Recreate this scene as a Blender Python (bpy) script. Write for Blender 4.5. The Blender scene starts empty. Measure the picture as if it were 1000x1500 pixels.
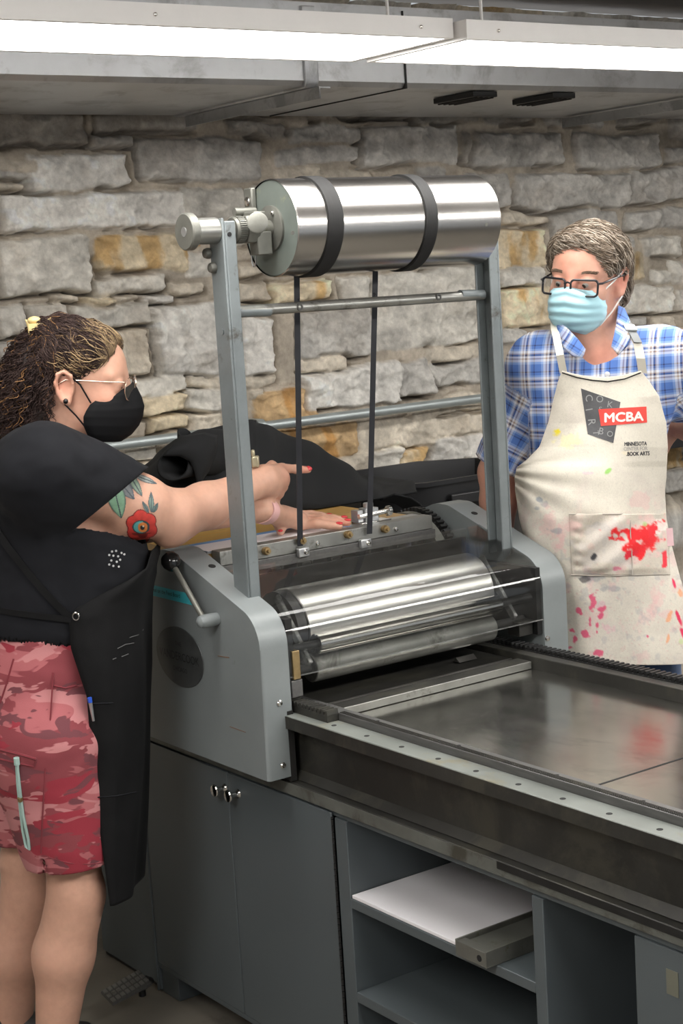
import bpy, bmesh, math, random
import numpy as np
from mathutils import Vector, Matrix
rnd = random.Random(7)
nrs = np.random.RandomState(11)
SC = bpy.context.scene
COL = SC.collection
# ------------------------------------------------------------------ camera (metres, X along the press bed, Y across it, Z up)
CAM = np.array([2.688, -1.7, 1.664]); FPX = 2408.8
def _rot(yaw, pit, rol):
    c, s = math.cos, math.sin
    B = np.array([[0, 1, 0], [0, 0, -1], [-1, 0, 0]], float)
    Ry = np.array([[c(yaw), 0, -s(yaw)], [0, 1, 0], [s(yaw), 0, c(yaw)]])
    Rx = np.array([[1, 0, 0], [0, c(pit), -s(pit)], [0, s(pit), c(pit)]])
    Rz = np.array([[c(rol), -s(rol), 0], [s(rol), c(rol), 0], [0, 0, 1]])
    return Rz @ Rx @ Ry @ B
CM = _rot(.61978, .143095, -.061637)
cd = bpy.data.cameras.new('camera'); cam = bpy.data.objects.new('camera', cd); COL.objects.link(cam)
cd.sensor_fit = 'VERTICAL'; cd.sensor_height = 36; cd.lens = FPX / 1500 * 36; cd.clip_start = .05
cam.matrix_world = Matrix(((CM[0][0], -CM[1][0], -CM[2][0], CAM[0]), (CM[0][1], -CM[1][1], -CM[2][1], CAM[1]),
                           (CM[0][2], -CM[1][2], -CM[2][2], CAM[2]), (0, 0, 0, 1)))
SC.camera = cam
cd.dof.use_dof = False
# measuring helpers: where the sight line of a photo point meets a real plane
def ray(u, v): return CM.T @ np.array([(u - 500) / FPX, (v - 750) / FPX, 1.])
def P(u, v, ax, val):
    d = ray(u, v); return CAM + d * ((val - CAM[ax]) / d[ax])
def PD(u, v, d): return CAM + ray(u, v) * d
# ------------------------------------------------------------------ objects
WL = {}
def tag(o, label=None, cat=None, group=None, kind=None):
    if label: o['label'] = label
    if cat: o['category'] = cat
    if group: o['group'] = group
    if kind: o['kind'] = kind
    return o
def empty(name, loc, label=None, cat=None, group=None):
    o = bpy.data.objects.new(name, None); COL.objects.link(o); o.location = loc; o.empty_display_size = .1
    WL[o.name] = Vector(loc); return tag(o, label, cat, group)
def sharp(me, ang=35):
    bm = bmesh.new(); bm.from_mesh(me)
    for e in bm.edges:
        e.smooth = not (len(e.link_faces) != 2 or e.calc_face_angle(0) > math.radians(ang))
    for fc in bm.faces: fc.smooth = True
    bm.to_mesh(me); bm.free()
def link_mesh(name, me, mat, parent=None, bevel=0, ang=35, centre=True):
    n = len(me.vertices); a = np.empty(n * 3, np.float32); me.vertices.foreach_get('co', a); a = a.reshape(-1, 3)
    lo, hi = a.min(0), a.max(0); c = np.array([(lo[0] + hi[0]) / 2, (lo[1] + hi[1]) / 2, lo[2]])
    if not centre: c = np.zeros(3)
    a = a - c; me.vertices.foreach_set('co', a.astype(np.float32).ravel()); me.update()
    if ang: sharp(me, ang)
    o = bpy.data.objects.new(name, me); COL.objects.link(o)
    if mat:
        for m in (mat if isinstance(mat, (list, tuple)) else [mat]): me.materials.append(m)
    cw = Vector([float(x) for x in c]); WL[o.name] = cw
    if parent:
        o.parent = parent; o.location = cw - WL[parent.name]
    else: o.location = cw
    if bevel:
        md = o.modifiers.new('edge', 'BEVEL'); md.width = bevel; md.segments = 2; md.limit_method = 'ANGLE'; md.angle_limit = math.radians(40)
    return o
def frame_of(d):
    d = Vector(d).normalized(); a = Vector((0, 0, 1)) if abs(d.z) < .9 else Vector((1, 0, 0))
    x = a.cross(d).normalized(); return x, d.cross(x), d
class MB:
    def __init__(s): s.v = []; s.f = []; s.mi = []; s.cm = 0
    def add(s, vs, fs):
        b = len(s.v); s.v += [tuple(float(c) for c in p) for p in vs]; s.f += [tuple(b + i for i in q) for q in fs]; s.mi += [s.cm] * len(fs); return s
    def box(s, x0, x1, y0, y1, z0, z1):
        return s.add([(x0, y0, z0), (x1, y0, z0), (x1, y1, z0), (x0, y1, z0), (x0, y0, z1), (x1, y0, z1), (x1, y1, z1), (x0, y1, z1)],
                     [(0, 3, 2, 1), (4, 5, 6, 7), (0, 1, 5, 4), (1, 2, 6, 5), (2, 3, 7, 6), (3, 0, 4, 7)])
    def obox(s, c, ax, ay, az, hx, hy, hz):
        c, ax, ay, az = (np.array(q, float) for q in (c, ax, ay, az)); vs = []
        for k in (-1, 1):
            for i, j in ((-1, -1), (1, -1), (1, 1), (-1, 1)): vs.append(c + ax * hx * i + ay * hy * j + az * hz * k)
        return s.add(vs, [(0, 3, 2, 1), (4, 5, 6, 7), (0, 1, 5, 4), (1, 2, 6, 5), (2, 3, 7, 6), (3, 0, 4, 7)])
    def lathe(s, p0, d, prof, seg=32, caps=True):
        x, y, d = frame_of(d); p0 = Vector(p0); vs = []; fs = []
        for (t, r) in prof:
            for k in range(seg):
                a = 2 * math.pi * k / seg; vs.append(p0 + d * t + x * (r * math.cos(a)) + y * (r * math.sin(a)))
        for i in range(len(prof) - 1):
            for k in range(seg):
                k2 = (k + 1) % seg; fs.append((i * seg + k, i * seg + k2, (i + 1) * seg + k2, (i + 1) * seg + k))
        if caps:
            fs.append(tuple(range(seg))[::-1]); n = (len(prof) - 1) * seg; fs.append(tuple(n + k for k in range(seg)))
        return s.add(vs, fs)
    def cyl(s, p0, p1, r, r1=None, seg=24):
        d = Vector(p1) - Vector(p0); return s.lathe(p0, d, [(0, r), (d.length, r if r1 is None else r1)], seg)
    def ball(s, c, r, seg=20, ring=12, sc=(1, 1, 1)):
        vs = []; fs = []
        for i in range(ring + 1):
            t = math.pi * i / ring
            for k in range(seg):
                a = 2 * math.pi * k / seg
                vs.append((c[0] + r * sc[0] * math.sin(t) * math.cos(a), c[1] + r * sc[1] * math.sin(t) * math.sin(a), c[2] - r * sc[2] * math.cos(t)))
        for i in range(ring):
            for k in range(seg):
                k2 = (k + 1) % seg; fs.append((i * seg + k, i * seg + k2, (i + 1) * seg + k2, (i + 1) * seg + k))
        return s.add(vs, fs)
    def prism(s, prof, axis, a0, a1):
        n = len(prof)
        def pt(q, a):
            return {0: (a, q[0], q[1]), 1: (q[0], a, q[1]), 2: (q[0], q[1], a)}[axis]
        vs = [pt(q, a0) for q in prof] + [pt(q, a1) for q in prof]
        fs = [tuple(range(n)), tuple(range(n, 2 * n))[::-1]] + [(i, i + n, (i + 1) % n + n, (i + 1) % n) for i in range(n)]
        return s.add(vs, fs)
    def tube(s, pts, r, seg=8, caps=True):
        pts = [Vector(p) for p in pts]; n = len(pts); rr = r if hasattr(r, '__len__') else [r] * n; vs = []; fs = []
        t = [(pts[min(i + 1, n - 1)] - pts[max(i - 1, 0)]).normalized() for i in range(n)]
        x, y, _ = frame_of(t[0])
        for i in range(n):
            x = (x - t[i] * x.dot(t[i])); x.normalize(); y = t[i].cross(x)
            for k in range(seg):
                a = 2 * math.pi * k / seg; vs.append(pts[i] + x * (rr[i] * math.cos(a)) + y * (rr[i] * math.sin(a)))
        for i in range(n - 1):
            for k in range(seg):
                k2 = (k + 1) % seg; fs.append((i * seg + k, i * seg + k2, (i + 1) * seg + k2, (i + 1) * seg + k))
        if caps: fs.append(tuple(range(seg))[::-1]); fs.append(tuple((n - 1) * seg + k for k in range(seg)))
        return s.add(vs, fs)
    def strip(s, pts, w, th, side):
        # flat band along pts, width along vector side
        pts = [Vector(p) for p in pts]; n = len(pts); sd = Vector(side).normalized(); vs = []; fs = []
        for i in range(n):
            t = (pts[min(i + 1, n - 1)] - pts[max(i - 1, 0)]).normalized(); nn = t.cross(sd).normalized()
            for a, b in ((-1, -1), (1, -1), (1, 1), (-1, 1)): vs.append(pts[i] + sd * (w / 2 * a) + nn * (th / 2 * b))
        for i in range(n - 1):
            for k in range(4): k2 = (k + 1) % 4; fs.append((i * 4 + k, i * 4 + k2, i * 4 + 4 + k2, i * 4 + 4 + k))
        fs.append((3, 2, 1, 0)); m = (n - 1) * 4; fs.append((m, m + 1, m + 2, m + 3)); return s.add(vs, fs)
    def mesh(s, name):
        me = bpy.data.meshes.new(name); me.from_pydata(s.v, [], s.f)
        if any(s.mi): me.polygons.foreach_set('material_index', s.mi)
        bm = bmesh.new(); bm.from_mesh(me); bmesh.ops.recalc_face_normals(bm, faces=bm.faces); bm.to_mesh(me); bm.free(); return me
    def build(s, name, mat, parent=None, bevel=0, ang=35): return link_mesh(name, s.mesh(name), mat, parent, bevel, ang)
def mesh_np(name, V, F, mat, parent=None, ang=0, cols=None, uv=None, centre=True):
    me = bpy.data.meshes.new(name); V = np.asarray(V, np.float32); F = np.asarray(F, np.int32); k = F.shape[1]
    me.vertices.add(len(V)); me.vertices.foreach_set('co', V.ravel())
    me.loops.add(F.size); me.loops.foreach_set('vertex_index', F.ravel())
    me.polygons.add(len(F)); me.polygons.foreach_set('loop_start', np.arange(len(F), dtype=np.int32) * k)
    me.update(calc_edges=True); me.validate()
    me.polygons.foreach_set('use_smooth', np.ones(len(me.polygons), bool))
    if cols is not None:
        at = me.color_attributes.new('tint', 'FLOAT_COLOR', 'POINT'); c = np.ones((len(V), 4), np.float32); c[:, :3] = cols; at.data.foreach_set('color', c.ravel())
    if uv is not None:
        at = me.attributes.new('cloth_uv', 'FLOAT_VECTOR', 'POINT'); at.data.foreach_set('vector', np.asarray(uv, np.float32).ravel())
    return link_mesh(name, me, mat, parent, 0, ang, centre)
def gridF(nu, nv):
    i, j = np.meshgrid(np.arange(nu - 1), np.arange(nv - 1), indexing='ij'); a = (i * nv + j).ravel()
    return np.stack([a, a + nv, a + nv + 1, a + 1], 1)
# ------------------------------------------------------------------ value noise
def vnoise(x, y, z, seed=0):
    x, y, z = np.broadcast_arrays(np.asarray(x, float), np.asarray(y, float), np.asarray(z, float))
    xi, yi, zi = np.floor(x).astype(np.int64), np.floor(y).astype(np.int64), np.floor(z).astype(np.int64)
    fx, fy, fz = x - xi, y - yi, z - zi
    fx, fy, fz = (q * q * (3 - 2 * q) for q in (fx, fy, fz))
    def h(a, b, c):
        n = (a * 374761393 + b * 668265263 + c * 2147483647 + seed * 974711) & 0xffffffff
        n = ((n ^ (n >> 13)) * 1274126177) & 0xffffffff; n = ((n ^ (n >> 16)) * 2246822519) & 0xffffffff
        return ((n ^ (n >> 15)) & 0xffffff) / float(0xffffff)
    r = 0
    for a in (0, 1):
        for b in (0, 1):
            for c in (0, 1):
                r = r + h(xi + a, yi + b, zi + c) * (fx if a else 1 - fx) * (fy if b else 1 - fy) * (fz if c else 1 - fz)
    return r
def fbm(x, y, z, seed=0, o=4):
    r = 0; a = .5
    for k in range(o): r = r + a * (vnoise(x * 2 ** k, y * 2 ** k, z * 2 ** k, seed + k) - .5); a *= .5
    return r
# ------------------------------------------------------------------ materials
class NT:
    def __init__(s, name):
        s.m = bpy.data.materials.new(name); s.m.use_nodes = True; s.t = s.m.node_tree; s.t.nodes.clear()
        s.out = s.n('ShaderNodeOutputMaterial')
    def n(s, ty, **kw):
        q = s.t.nodes.new(ty)
        for k, v in kw.items():
            if k.startswith('_'): setattr(q, k[1:], v)
            else: q.inputs[k.replace('__', ' ')].default_value = v
        return q
    def l(s, a, b): s.t.links.new(a, b)
    def coord(s, scale=(1, 1, 1), rot=(0, 0, 0)):
        tc = s.n('ShaderNodeTexCoord'); mp = s.n('ShaderNodeMapping'); mp.inputs['Scale'].default_value = scale; mp.inputs['Rotation'].default_value = rot
        s.l(tc.outputs['Object'], mp.inputs['Vector']); return mp.outputs[0]
    def noise(s, vec, scale, det=5, rough=.6, dist=0):
        q = s.n('ShaderNodeTexNoise'); q.inputs['Scale'].default_value = scale; q.inputs['Detail'].default_value = det; q.inputs['Roughness'].default_value = rough; q.inputs['Distortion'].default_value = dist
        s.l(vec, q.inputs['Vector']); return q.outputs[0]
    def ramp(s, fac, stops, mode='LINEAR'):
        q = s.n('ShaderNodeValToRGB'); cr = q.color_ramp; cr.interpolation = mode
        while len(cr.elements) < len(stops): cr.elements.new(.5)
        for e, (p, c) in zip(cr.elements, stops):
            e.position = p; e.color = (c, c, c, 1) if not hasattr(c, '__len__') else (*c[:3], 1)
        s.l(fac, q.inputs[0]); return q.outputs[0]
    def mix(s, fac, a, b, mode='MIX'):
        q = s.n('ShaderNodeMix', _data_type='RGBA', _blend_type=mode)
        for i, x in ((0, fac), (6, a), (7, b)):
            if hasattr(x, 'is_output') or hasattr(x, 'links'): s.l(x, q.inputs[i])
            elif i == 0: q.inputs[0].default_value = x
            else: q.inputs[i].default_value = (*x[:3], 1)
        return q.outputs[2]
    def math(s, op, a, b=0, c=0):
        q = s.n('ShaderNodeMath', _operation=op)
        for i, x in enumerate((a, b, c)):
            if hasattr(x, 'links'): s.l(x, q.inputs[i])
            else: q.inputs[i].default_value = x
        return q.outputs[0]
    def bsdf(s, base, rough=.5, metal=0, bump=None, bstr=.3, bdist=.01, **kw):
        b = s.n('ShaderNodeBsdfPrincipled')
        for k, x in (('Base Color', base), ('Roughness', rough), ('Metallic', metal)):
            if hasattr(x, 'links'): s.l(x, b.inputs[k])
            elif k == 'Base Color': b.inputs[k].default_value = (*x[:3], 1)
            else: b.inputs[k].default_value = x
        for k, v in kw.items(): b.inputs[k.replace('__', ' ')].default_value = v
        if bump is not None:
            q = s.n('ShaderNodeBump'); q.inputs['Strength'].default_value = bstr; q.inputs['Distance'].default_value = bdist
            s.l(bump, q.inputs['Height']); s.l(q.outputs[0], b.inputs['Normal'])
        s.l(b.outputs[0], s.out.inputs[0]); return s.m
def mul(c, k): return tuple(min(1, x * k) for x in c[:3])
def pm(name, base, rough=.5, metal=0, var=.12, scale=12, stretch=(1, 1, 1), rvar=.1, bump=.0, bscale=120, bdist=.002, dirt=None, dscale=6, damt=.55, **kw):
    n = NT(name); v = n.coord(stretch); f = n.noise(v, scale)
    c = n.ramp(f, [(.3, mul(base, 1 - var)), (.7, mul(base, 1 + var))])
    if dirt:
        g = n.ramp(n.noise(n.coord(stretch), dscale, 8, .7, .4), [(damt, 0), (min(1, damt + .12), 1)])
        c = n.mix(g, c, dirt)
    r = n.ramp(f, [(.25, max(0, rough - rvar)), (.75, min(1, rough + rvar))])
    bp = n.noise(n.coord(stretch), bscale, 4) if bump else None
    return n.bsdf(c, r, metal, bp, bump, bdist, **kw)
M = {}
M['paint'] = pm('grey_blue_press_paint', (.200, .220, .223), .38, 0, .07, 9, dirt=(.13, .14, .12), dscale=22, damt=.66, bump=.08, bscale=90)
M['paint_worn'] = pm('worn_grey_blue_paint', (.17, .192, .198), .4, .15, .14, 14, dirt=(.06, .055, .045), dscale=16, damt=.58, bump=.1)
M['cab'] = pm('grey_cabinet_paint', (.088, .104, .111), .42, 0, .07, 5, dirt=(.12, .125, .12), dscale=30, damt=.68)
M['cab_shade'] = pm('shaded_cabinet_interior_paint', (.065, .074, .078), .5, 0, .1, 5)  # darker copy of the cabinet paint: shade of the open bays put into colour
M['steel'] = pm('brushed_steel', (.60, .585, .56), .32, 1, .1, 8, (4, 1, 4), .05, bump=.04, bscale=60, bdist=.0004)
M['drum'] = pm('polished_drum_steel', (.46, .447, .43), .22, 1, .05, 3, (1.2, 1.2, 1.2), .015)
M['chrome'] = pm('bright_chrome', (.75, .73, .7), .12, 1, .03, 5, rvar=.03)
M['caststeel'] = pm('dull_cast_steel', (.17, .17, .15), .48, .5, .15, 30, bump=.15, bscale=200, dirt=(.13, .13, .08), dscale=30, damt=.6)
M['discpaint'] = pm('grey_green_disc_paint', (.15, .172, .155), .42, .25, .12, 14, dirt=(.28, .28, .16), dscale=9, damt=.56)
M['iron'] = pm('oily_dark_iron', (.040, .039, .035), .45, .4, .25, 10, dirt=(.065, .062, .050), dscale=7, damt=.5, bump=.1, bscale=120)
M['iron_rail'] = pm('worn_rail_iron', (.15, .148, .145), .42, .65, .15, 20, (1, 8, 8), bump=.05)
M['iron_worn'] = pm('worn_dark_flange', (.12, .125, .112), .5, .2, .25, 14, dirt=(.06, .057, .045), dscale=9, damt=.52)
M['iron_strip'] = pm('worn_grey_green_flange', (.185, .20, .185), .45, .2, .14, 18, dirt=(.20, .19, .14), dscale=12, damt=.55)
M['platen'] = pm('polished_bed_iron', (.34, .333, .305), .17, .95, .12, 7, (1, 2, 1), .05, dirt=(.26, .255, .235), dscale=4, damt=.52)
M['black_iron'] = pm('blackened_iron', (.018, .018, .018), .45, .3, .3, 20)
M['strap'] = pm('black_steel_strap', (.022, .022, .026), .35, .2, .2, 30)
M['band'] = pm('black_wound_band', (.007, .0068, .007), .7, .1, .35, 30, (1, 40, 1), bump=.35, bscale=30, bdist=.002)
M['brass'] = pm('worn_brass', (.34, .245, .12), .4, .8, .2, 60)
M['hole'] = pm('dark_hole', (.008, .008, .008), .8)
M['gap'] = pm('dark_gap', (.012, .011, .010), .8)  # near-black tone for gaps and slots
M['blackplastic'] = pm('black_plastic', (.012, .012, .013), .42, bump=.1, bscale=60, rvar=.05)
M['gloss_black'] = pm('glossy_black_knob', (.01, .01, .01), .15, rvar=.03)
M['paper'] = pm('white_paper', (.80, .78, .80), .7, var=.02)
M['wood'] = pm('amber_varnished_board', (.42, .25, .075), .35, 0, .2, 6, (10, 1, 1))
M['bluetape'] = pm('blue_sheet', (.16, .30, .55), .5, var=.06)
M['teal'] = pm('teal_label_tape', (.06, .50, .58), .45, var=.05)
M['ink'] = pm('black_print', (.012, .012, .014), .6)
M['galv'] = pm('galvanised_steel', (.56, .57, .58), .36, .85, .12, 14, rvar=.08, dirt=(.40, .41, .42), dscale=10, damt=.5)
M['duct'] = pm('galvanised_duct_sheet', (.55, .56, .57), .38, .8, .1, 8, rvar=.08, dirt=(.38, .38, .38), dscale=6, damt=.52)
M['ductpaint'] = pm('grey_brown_duct', (.22, .205, .195), .5, 0, .08, 4)
M['white'] = pm('white_enamel', (.80, .78, .76), .4, var=.03)
M['conduit'] = pm('conduit_steel', (.40, .44, .44), .42, .6, .08, 20)
M['concrete'] = pm('worn_concrete_floor', (.16, .145, .12), .6, 0, .2, 5, bump=.1, bscale=40, dirt=(.10, .09, .075), dscale=3, damt=.5)
M['ceil'] = pm('grey_ceiling', (.42, .385, .36), .8, var=.06)
M['brownwood'] = pm('reddish_brown_wood', (.20, .085, .035), .4, 0, .25, 8, (1, 8, 8))
def glass(name, tint, refl=.06, rough=.03, haze=.05):
    n = NT(name); tr = n.n('ShaderNodeBsdfTransparent'); tr.inputs[0].default_value = (*tint, 1)
    gl = n.n('ShaderNodeBsdfGlossy'); gl.inputs['Roughness'].default_value = rough
    df = n.n('ShaderNodeBsdfDiffuse'); df.inputs[0].default_value = (.7, .7, .68, 1)
    fr = n.n('ShaderNodeFresnel'); fr.inputs[0].default_value = 1.49
    a = n.n('ShaderNodeMixShader'); b = n.n('ShaderNodeMixShader')
    h = n.ramp(n.noise(n.coord((3, 1, 3)), 14, 8, .75, .5), [(.45, haze * .5), (.8, haze * 2.2)])
    n.l(h, a.inputs[0]); n.l(tr.outputs[0], a.inputs[1]); n.l(df.outputs[0], a.inputs[2])
    n.l(fr.outputs[0], b.inputs[0]); n.l(a.outputs[0], b.inputs[1]); n.l(gl.outputs[0], b.inputs[2]); n.l(b.outputs[0], n.out.inputs[0]); return n.m
M['plexi'] = glass('clear_plexiglass', (.95, .955, .95), haze=.014)
M['plexi_edge'] = glass('milky_plexiglass_edge', (.8, .82, .8), haze=.22)
M['lens'] = glass('spectacle_lens', (.96, .97, .97), haze=.004)
def emis(name, col, st):
    n = NT(name); e = n.n('ShaderNodeEmission'); e.inputs[0].default_value = (*col, 1); e.inputs[1].default_value = st; n.l(e.outputs[0], n.out.inputs[0]); return n.m
M['lamp'] = emis('fluorescent_diffuser', (1, .975, .935), 10.0); M['lamp_row'] = emis('front_row_diffuser', (1, .975, .935), 22.0)
M['barsteel'] = pm('oily_bar_steel', (.30, .30, .28), .38, .75, .15, 12, dirt=(.14, .135, .12), dscale=14, damt=.56)
M['roller'] = pm('roller_steel', (.52, .51, .485), .29, 1, .05, 3, (1.2, 1.2, 1.2), .015)
def text_mesh(body, size, mat_unused=None, align='CENTER'):
    cu = bpy.data.curves.new('lettering', 'FONT'); cu.body = body; cu.size = size; cu.align_x = align; cu.align_y = 'CENTER'; cu.resolution_u = 3
    o = bpy.data.objects.new('lettering', cu); COL.objects.link(o)
    dg = bpy.context.evaluated_depsgraph_get(); me = bpy.data.meshes.new_from_object(o.evaluated_get(dg))
    V = np.empty(len(me.vertices) * 3, np.float32); me.vertices.foreach_get('co', V); V = V.reshape(-1, 3)
    F = [tuple(p.vertices) for p in me.polygons]; bpy.data.objects.remove(o); bpy.data.curves.remove(cu); bpy.data.meshes.remove(me); return V, F
# ================================================================== THE ROOM
XW = -1.40
def smooth01(x): x = np.clip(x, 0, 1); return x * x * (3 - 2 * x)
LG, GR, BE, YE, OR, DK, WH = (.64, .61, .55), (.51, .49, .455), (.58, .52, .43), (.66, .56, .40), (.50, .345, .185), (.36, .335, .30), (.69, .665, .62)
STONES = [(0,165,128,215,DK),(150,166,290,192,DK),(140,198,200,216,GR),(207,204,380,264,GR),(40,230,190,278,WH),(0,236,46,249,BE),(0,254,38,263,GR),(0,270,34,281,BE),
 (0,286,270,335,WH),(0,350,131,430,LG),(143,346,268,397,YE),(271,369,326,402,LG),(272,275,362,318,LG),(271,343,287,360,OR),(143,407,243,430,LG),(250,413,297,430,BE),
 (84,432,120,445,BE),(126,433,170,443,YE),(175,433,207,446,BE),(216,433,254,446,WH),(0,447,40,495,LG),(46,448,104,490,LG),(112,448,225,483,LG),(229,447,338,552,WH),(165,488,217,556,BE),
 (185,557,275,583,LG),(278,551,330,569,BE),(205,585,271,612,YE),(274,571,331,603,LG),(222,614,280,636,YE),(284,606,331,636,BE),(0,500,30,560,GR),(0,566,24,655,LG),(184,650,232,680,LG),
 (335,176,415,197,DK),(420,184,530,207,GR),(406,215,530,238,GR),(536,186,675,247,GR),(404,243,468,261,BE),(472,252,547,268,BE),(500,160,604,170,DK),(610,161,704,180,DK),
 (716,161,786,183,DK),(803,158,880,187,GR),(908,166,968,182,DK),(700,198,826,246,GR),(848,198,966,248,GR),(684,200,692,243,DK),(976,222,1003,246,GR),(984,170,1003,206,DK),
 (690,258,748,308,GR),(759,258,918,303,GR),(925,252,1003,300,GR),(741,312,810,325,BE),(816,309,908,345,GR),(728,333,800,391,YE),(923,311,1003,338,GR),(948,349,1003,377,LG),
 (733,394,797,421,LG),(738,425,807,482,YE),(922,373,945,412,YE),(957,397,981,414,LG),(984,383,1003,414,LG),(918,421,985,460,LG),(990,424,1003,456,LG),(958,463,988,484,BE),(736,486,772,505,GR),
 (352,408,398,434,BE),(402,408,482,436,YE),(500,404,546,440,LG),(552,398,712,504,LG),(440,451,549,520,GR),(352,462,404,545,WH),(360,548,411,562,BE),(374,566,392,580,BE),(380,571,464,618,OR),
 (448,533,588,592,WH),(588,527,630,575,GR),(633,528,712,560,GR),(630,505,712,525,BE),(440,521,514,540,BE),(412,622,522,669,OR),(527,606,712,656,BE),(546,658,590,692,LG),(592,660,626,690,YE),(631,643,704,677,GR),
 (604,577,712,602,BE),(500,664,540,690,BE),(640,682,704,702,BE),(976,655,1003,684,YE),(972,686,1003,722,GR),(982,726,1003,745,BE),(976,752,1003,800,GR)]
def build_wall():
    ya = np.concatenate([np.arange(-2.2, .02, .04), np.arange(.02, 2.92, .0052), np.arange(2.92, 5.52, .04)])
    za = np.concatenate([np.arange(0, .80, .04), np.arange(.80, 2.24, .0052), np.arange(2.24, 2.50, .04)])
    Y, Z = np.meshgrid(ya, za, indexing='ij')
    st = []
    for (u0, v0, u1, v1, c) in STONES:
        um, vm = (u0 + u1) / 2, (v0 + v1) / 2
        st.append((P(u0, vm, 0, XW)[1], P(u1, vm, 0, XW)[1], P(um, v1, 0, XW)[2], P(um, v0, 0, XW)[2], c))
    r = random.Random(5); n0 = len(st)
    z = .02
    while z < 2.45:
        h = r.uniform(.07, .19); y = -2.2 + r.uniform(0, .2)
        while y < 5.45:
            w = r.uniform(.12, .55); b = (y, y + w - .02, z, z + h - .018)
            if all(b[1] < s[0] - .004 or b[0] > s[1] + .004 or b[3] < s[2] - .004 or b[2] > s[3] + .004 for s in st[:n0]):
                st.append((*b, r.choice([LG, GR, BE, BE, GR, LG, YE])))
            y += w
        z += h
    # leftover pockets between the laid stones get small fillers
    for k in range(2600):
        w, h = r.uniform(.03, .16), r.uniform(.02, .06); y, z = r.uniform(0, 2.9), r.uniform(.85, 2.2)
        b = (y, y + w, z, z + h)
        if all(b[1] < s[0] - .008 or b[0] > s[1] + .008 or b[3] < s[2] - .008 or b[2] > s[3] + .008 for s in st): st.append((*b, r.choice([BE, BE, GR, LG])))
    wy = Y + .024 * fbm(Y * 18, Z * 18, 0, 1, 4) + .034 * fbm(Y * 8, Z * 9, 30, 71, 2) + .05 * fbm(Y * 4, Z * 4, 3, 2, 2)
    wz = Z + .024 * fbm(Y * 15, Z * 18, 7, 3, 4) + .030 * fbm(Y * 7, Z * 8, 40, 73, 2) + .04 * fbm(Y * 3.2, Z * 4, 9, 4, 2)
    H = .004 + .010 * fbm(Y * 26, Z * 26, 1, 21, 4) + .012 * fbm(Y * 6, Z * 6, 2, 22, 3)
    mc = np.array((.40, .35, .285)); C = mc[None, None] * (1 + .9 * fbm(Y * 12, Z * 12, 4, 23, 5))[..., None]
    rough = fbm(Y * 20, Z * 24, 5, 31, 5); rough2 = fbm(Y * 55, Z * 55, 5, 33, 3); q_ = fbm(Y * 13, Z * 17, 17, 61, 4) * 9; terr = .0065 * (np.floor(q_) + smooth01((q_ - np.floor(q_) - .35) / .3)); blot = fbm(Y * 7, Z * 9, 11, 41, 4); vein = fbm(Y * 16, Z * 5, 2, 51, 4)
    for i, (y0, y1, z0, z1, c) in enumerate(st):
        iy = np.where((ya > y0 - .06) & (ya < y1 + .06))[0]; iz = np.where((za > z0 - .06) & (za < z1 + .06))[0]
        if not len(iy) or not len(iz): continue
        s = np.s_[iy[0]:iy[-1] + 1, iz[0]:iz[-1] + 1]
        rc = min(.012, (y1 - y0) * .3, (z1 - z0) * .3)
        qy = np.abs(wy[s] - (y0 + y1) / 2) - ((y1 - y0) / 2 - rc + .005); qz = np.abs(wz[s] - (z0 + z1) / 2) - ((z1 - z0) / 2 - rc + .003)
        sd = np.hypot(np.maximum(qy, 0), np.maximum(qz, 0)) + np.minimum(np.maximum(qy, qz), 0) - rc
        g = random.Random(i * 13 + 1); hh = g.uniform(.010, .026) if z1 - z0 > .05 else g.uniform(.007, .016)
        ty, tz = g.uniform(-.08, .08), g.uniform(-.12, .05)
        top = hh + .032 * rough[s] + .006 * rough2[s] + terr[s] + ty * (Y[s] - (y0 + y1) / 2) * .5 + tz * (Z[s] - (z0 + z1) / 2) * .5
        k = smooth01(-sd / .008)
        groove = -.046 * smooth01((blot[s] + .03 * np.sin(i)) / .14 + .45) * np.exp(-((sd - .002) / .0052) ** 2) * (1 + .8 * np.clip(-(Z[s] - (z0 + z1) / 2) / ((z1 - z0) / 2), -.6, 1))
        H[s] = np.where(sd < 0, np.maximum(H[s] * (1 - k) + top * k, H[s] * (1 - k) + k * .008), H[s]) + groove
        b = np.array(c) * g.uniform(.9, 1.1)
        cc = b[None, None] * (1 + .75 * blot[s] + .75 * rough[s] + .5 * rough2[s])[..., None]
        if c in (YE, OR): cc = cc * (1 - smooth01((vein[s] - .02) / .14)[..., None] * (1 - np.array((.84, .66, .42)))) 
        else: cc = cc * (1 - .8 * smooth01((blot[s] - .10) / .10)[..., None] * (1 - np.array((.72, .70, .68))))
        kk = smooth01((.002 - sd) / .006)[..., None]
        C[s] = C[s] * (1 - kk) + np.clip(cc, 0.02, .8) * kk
    # height field to wall vertices
    V = np.stack([XW + H - .018, Y, Z], -1).reshape(-1, 3)
    n = NT('rubble_limestone_wall'); at = n.n('ShaderNodeAttribute', _attribute_name='tint'); v = n.coord()
    f = n.noise(v, 55, 6, .7); c = n.mix(1, at.outputs['Color'], n.ramp(f, [(.3, .78), (.7, 1.15)]), 'MULTIPLY')
    m = n.bsdf(c, .85, 0, n.noise(v, 130, 6, .7), .5, .004)
    o = mesh_np('wall_back', V, gridF(len(ya), len(za))[:, ::-1], m, None, 0, C.reshape(-1, 3)); tag(o, kind='structure')
    V2 = o.data
    return o
build_wall()
tag(MB().box(-1.5, 5.5, -5, 5.5, -.1, 0).build('floor', M['concrete']), kind='structure')
tag(MB().box(-1.5, 5.5, -3.1, -3.0, 0, 2.5).build('wall_light_block', M['ceil']), kind='structure')  # unseen side wall, added to block world light from this side
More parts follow.
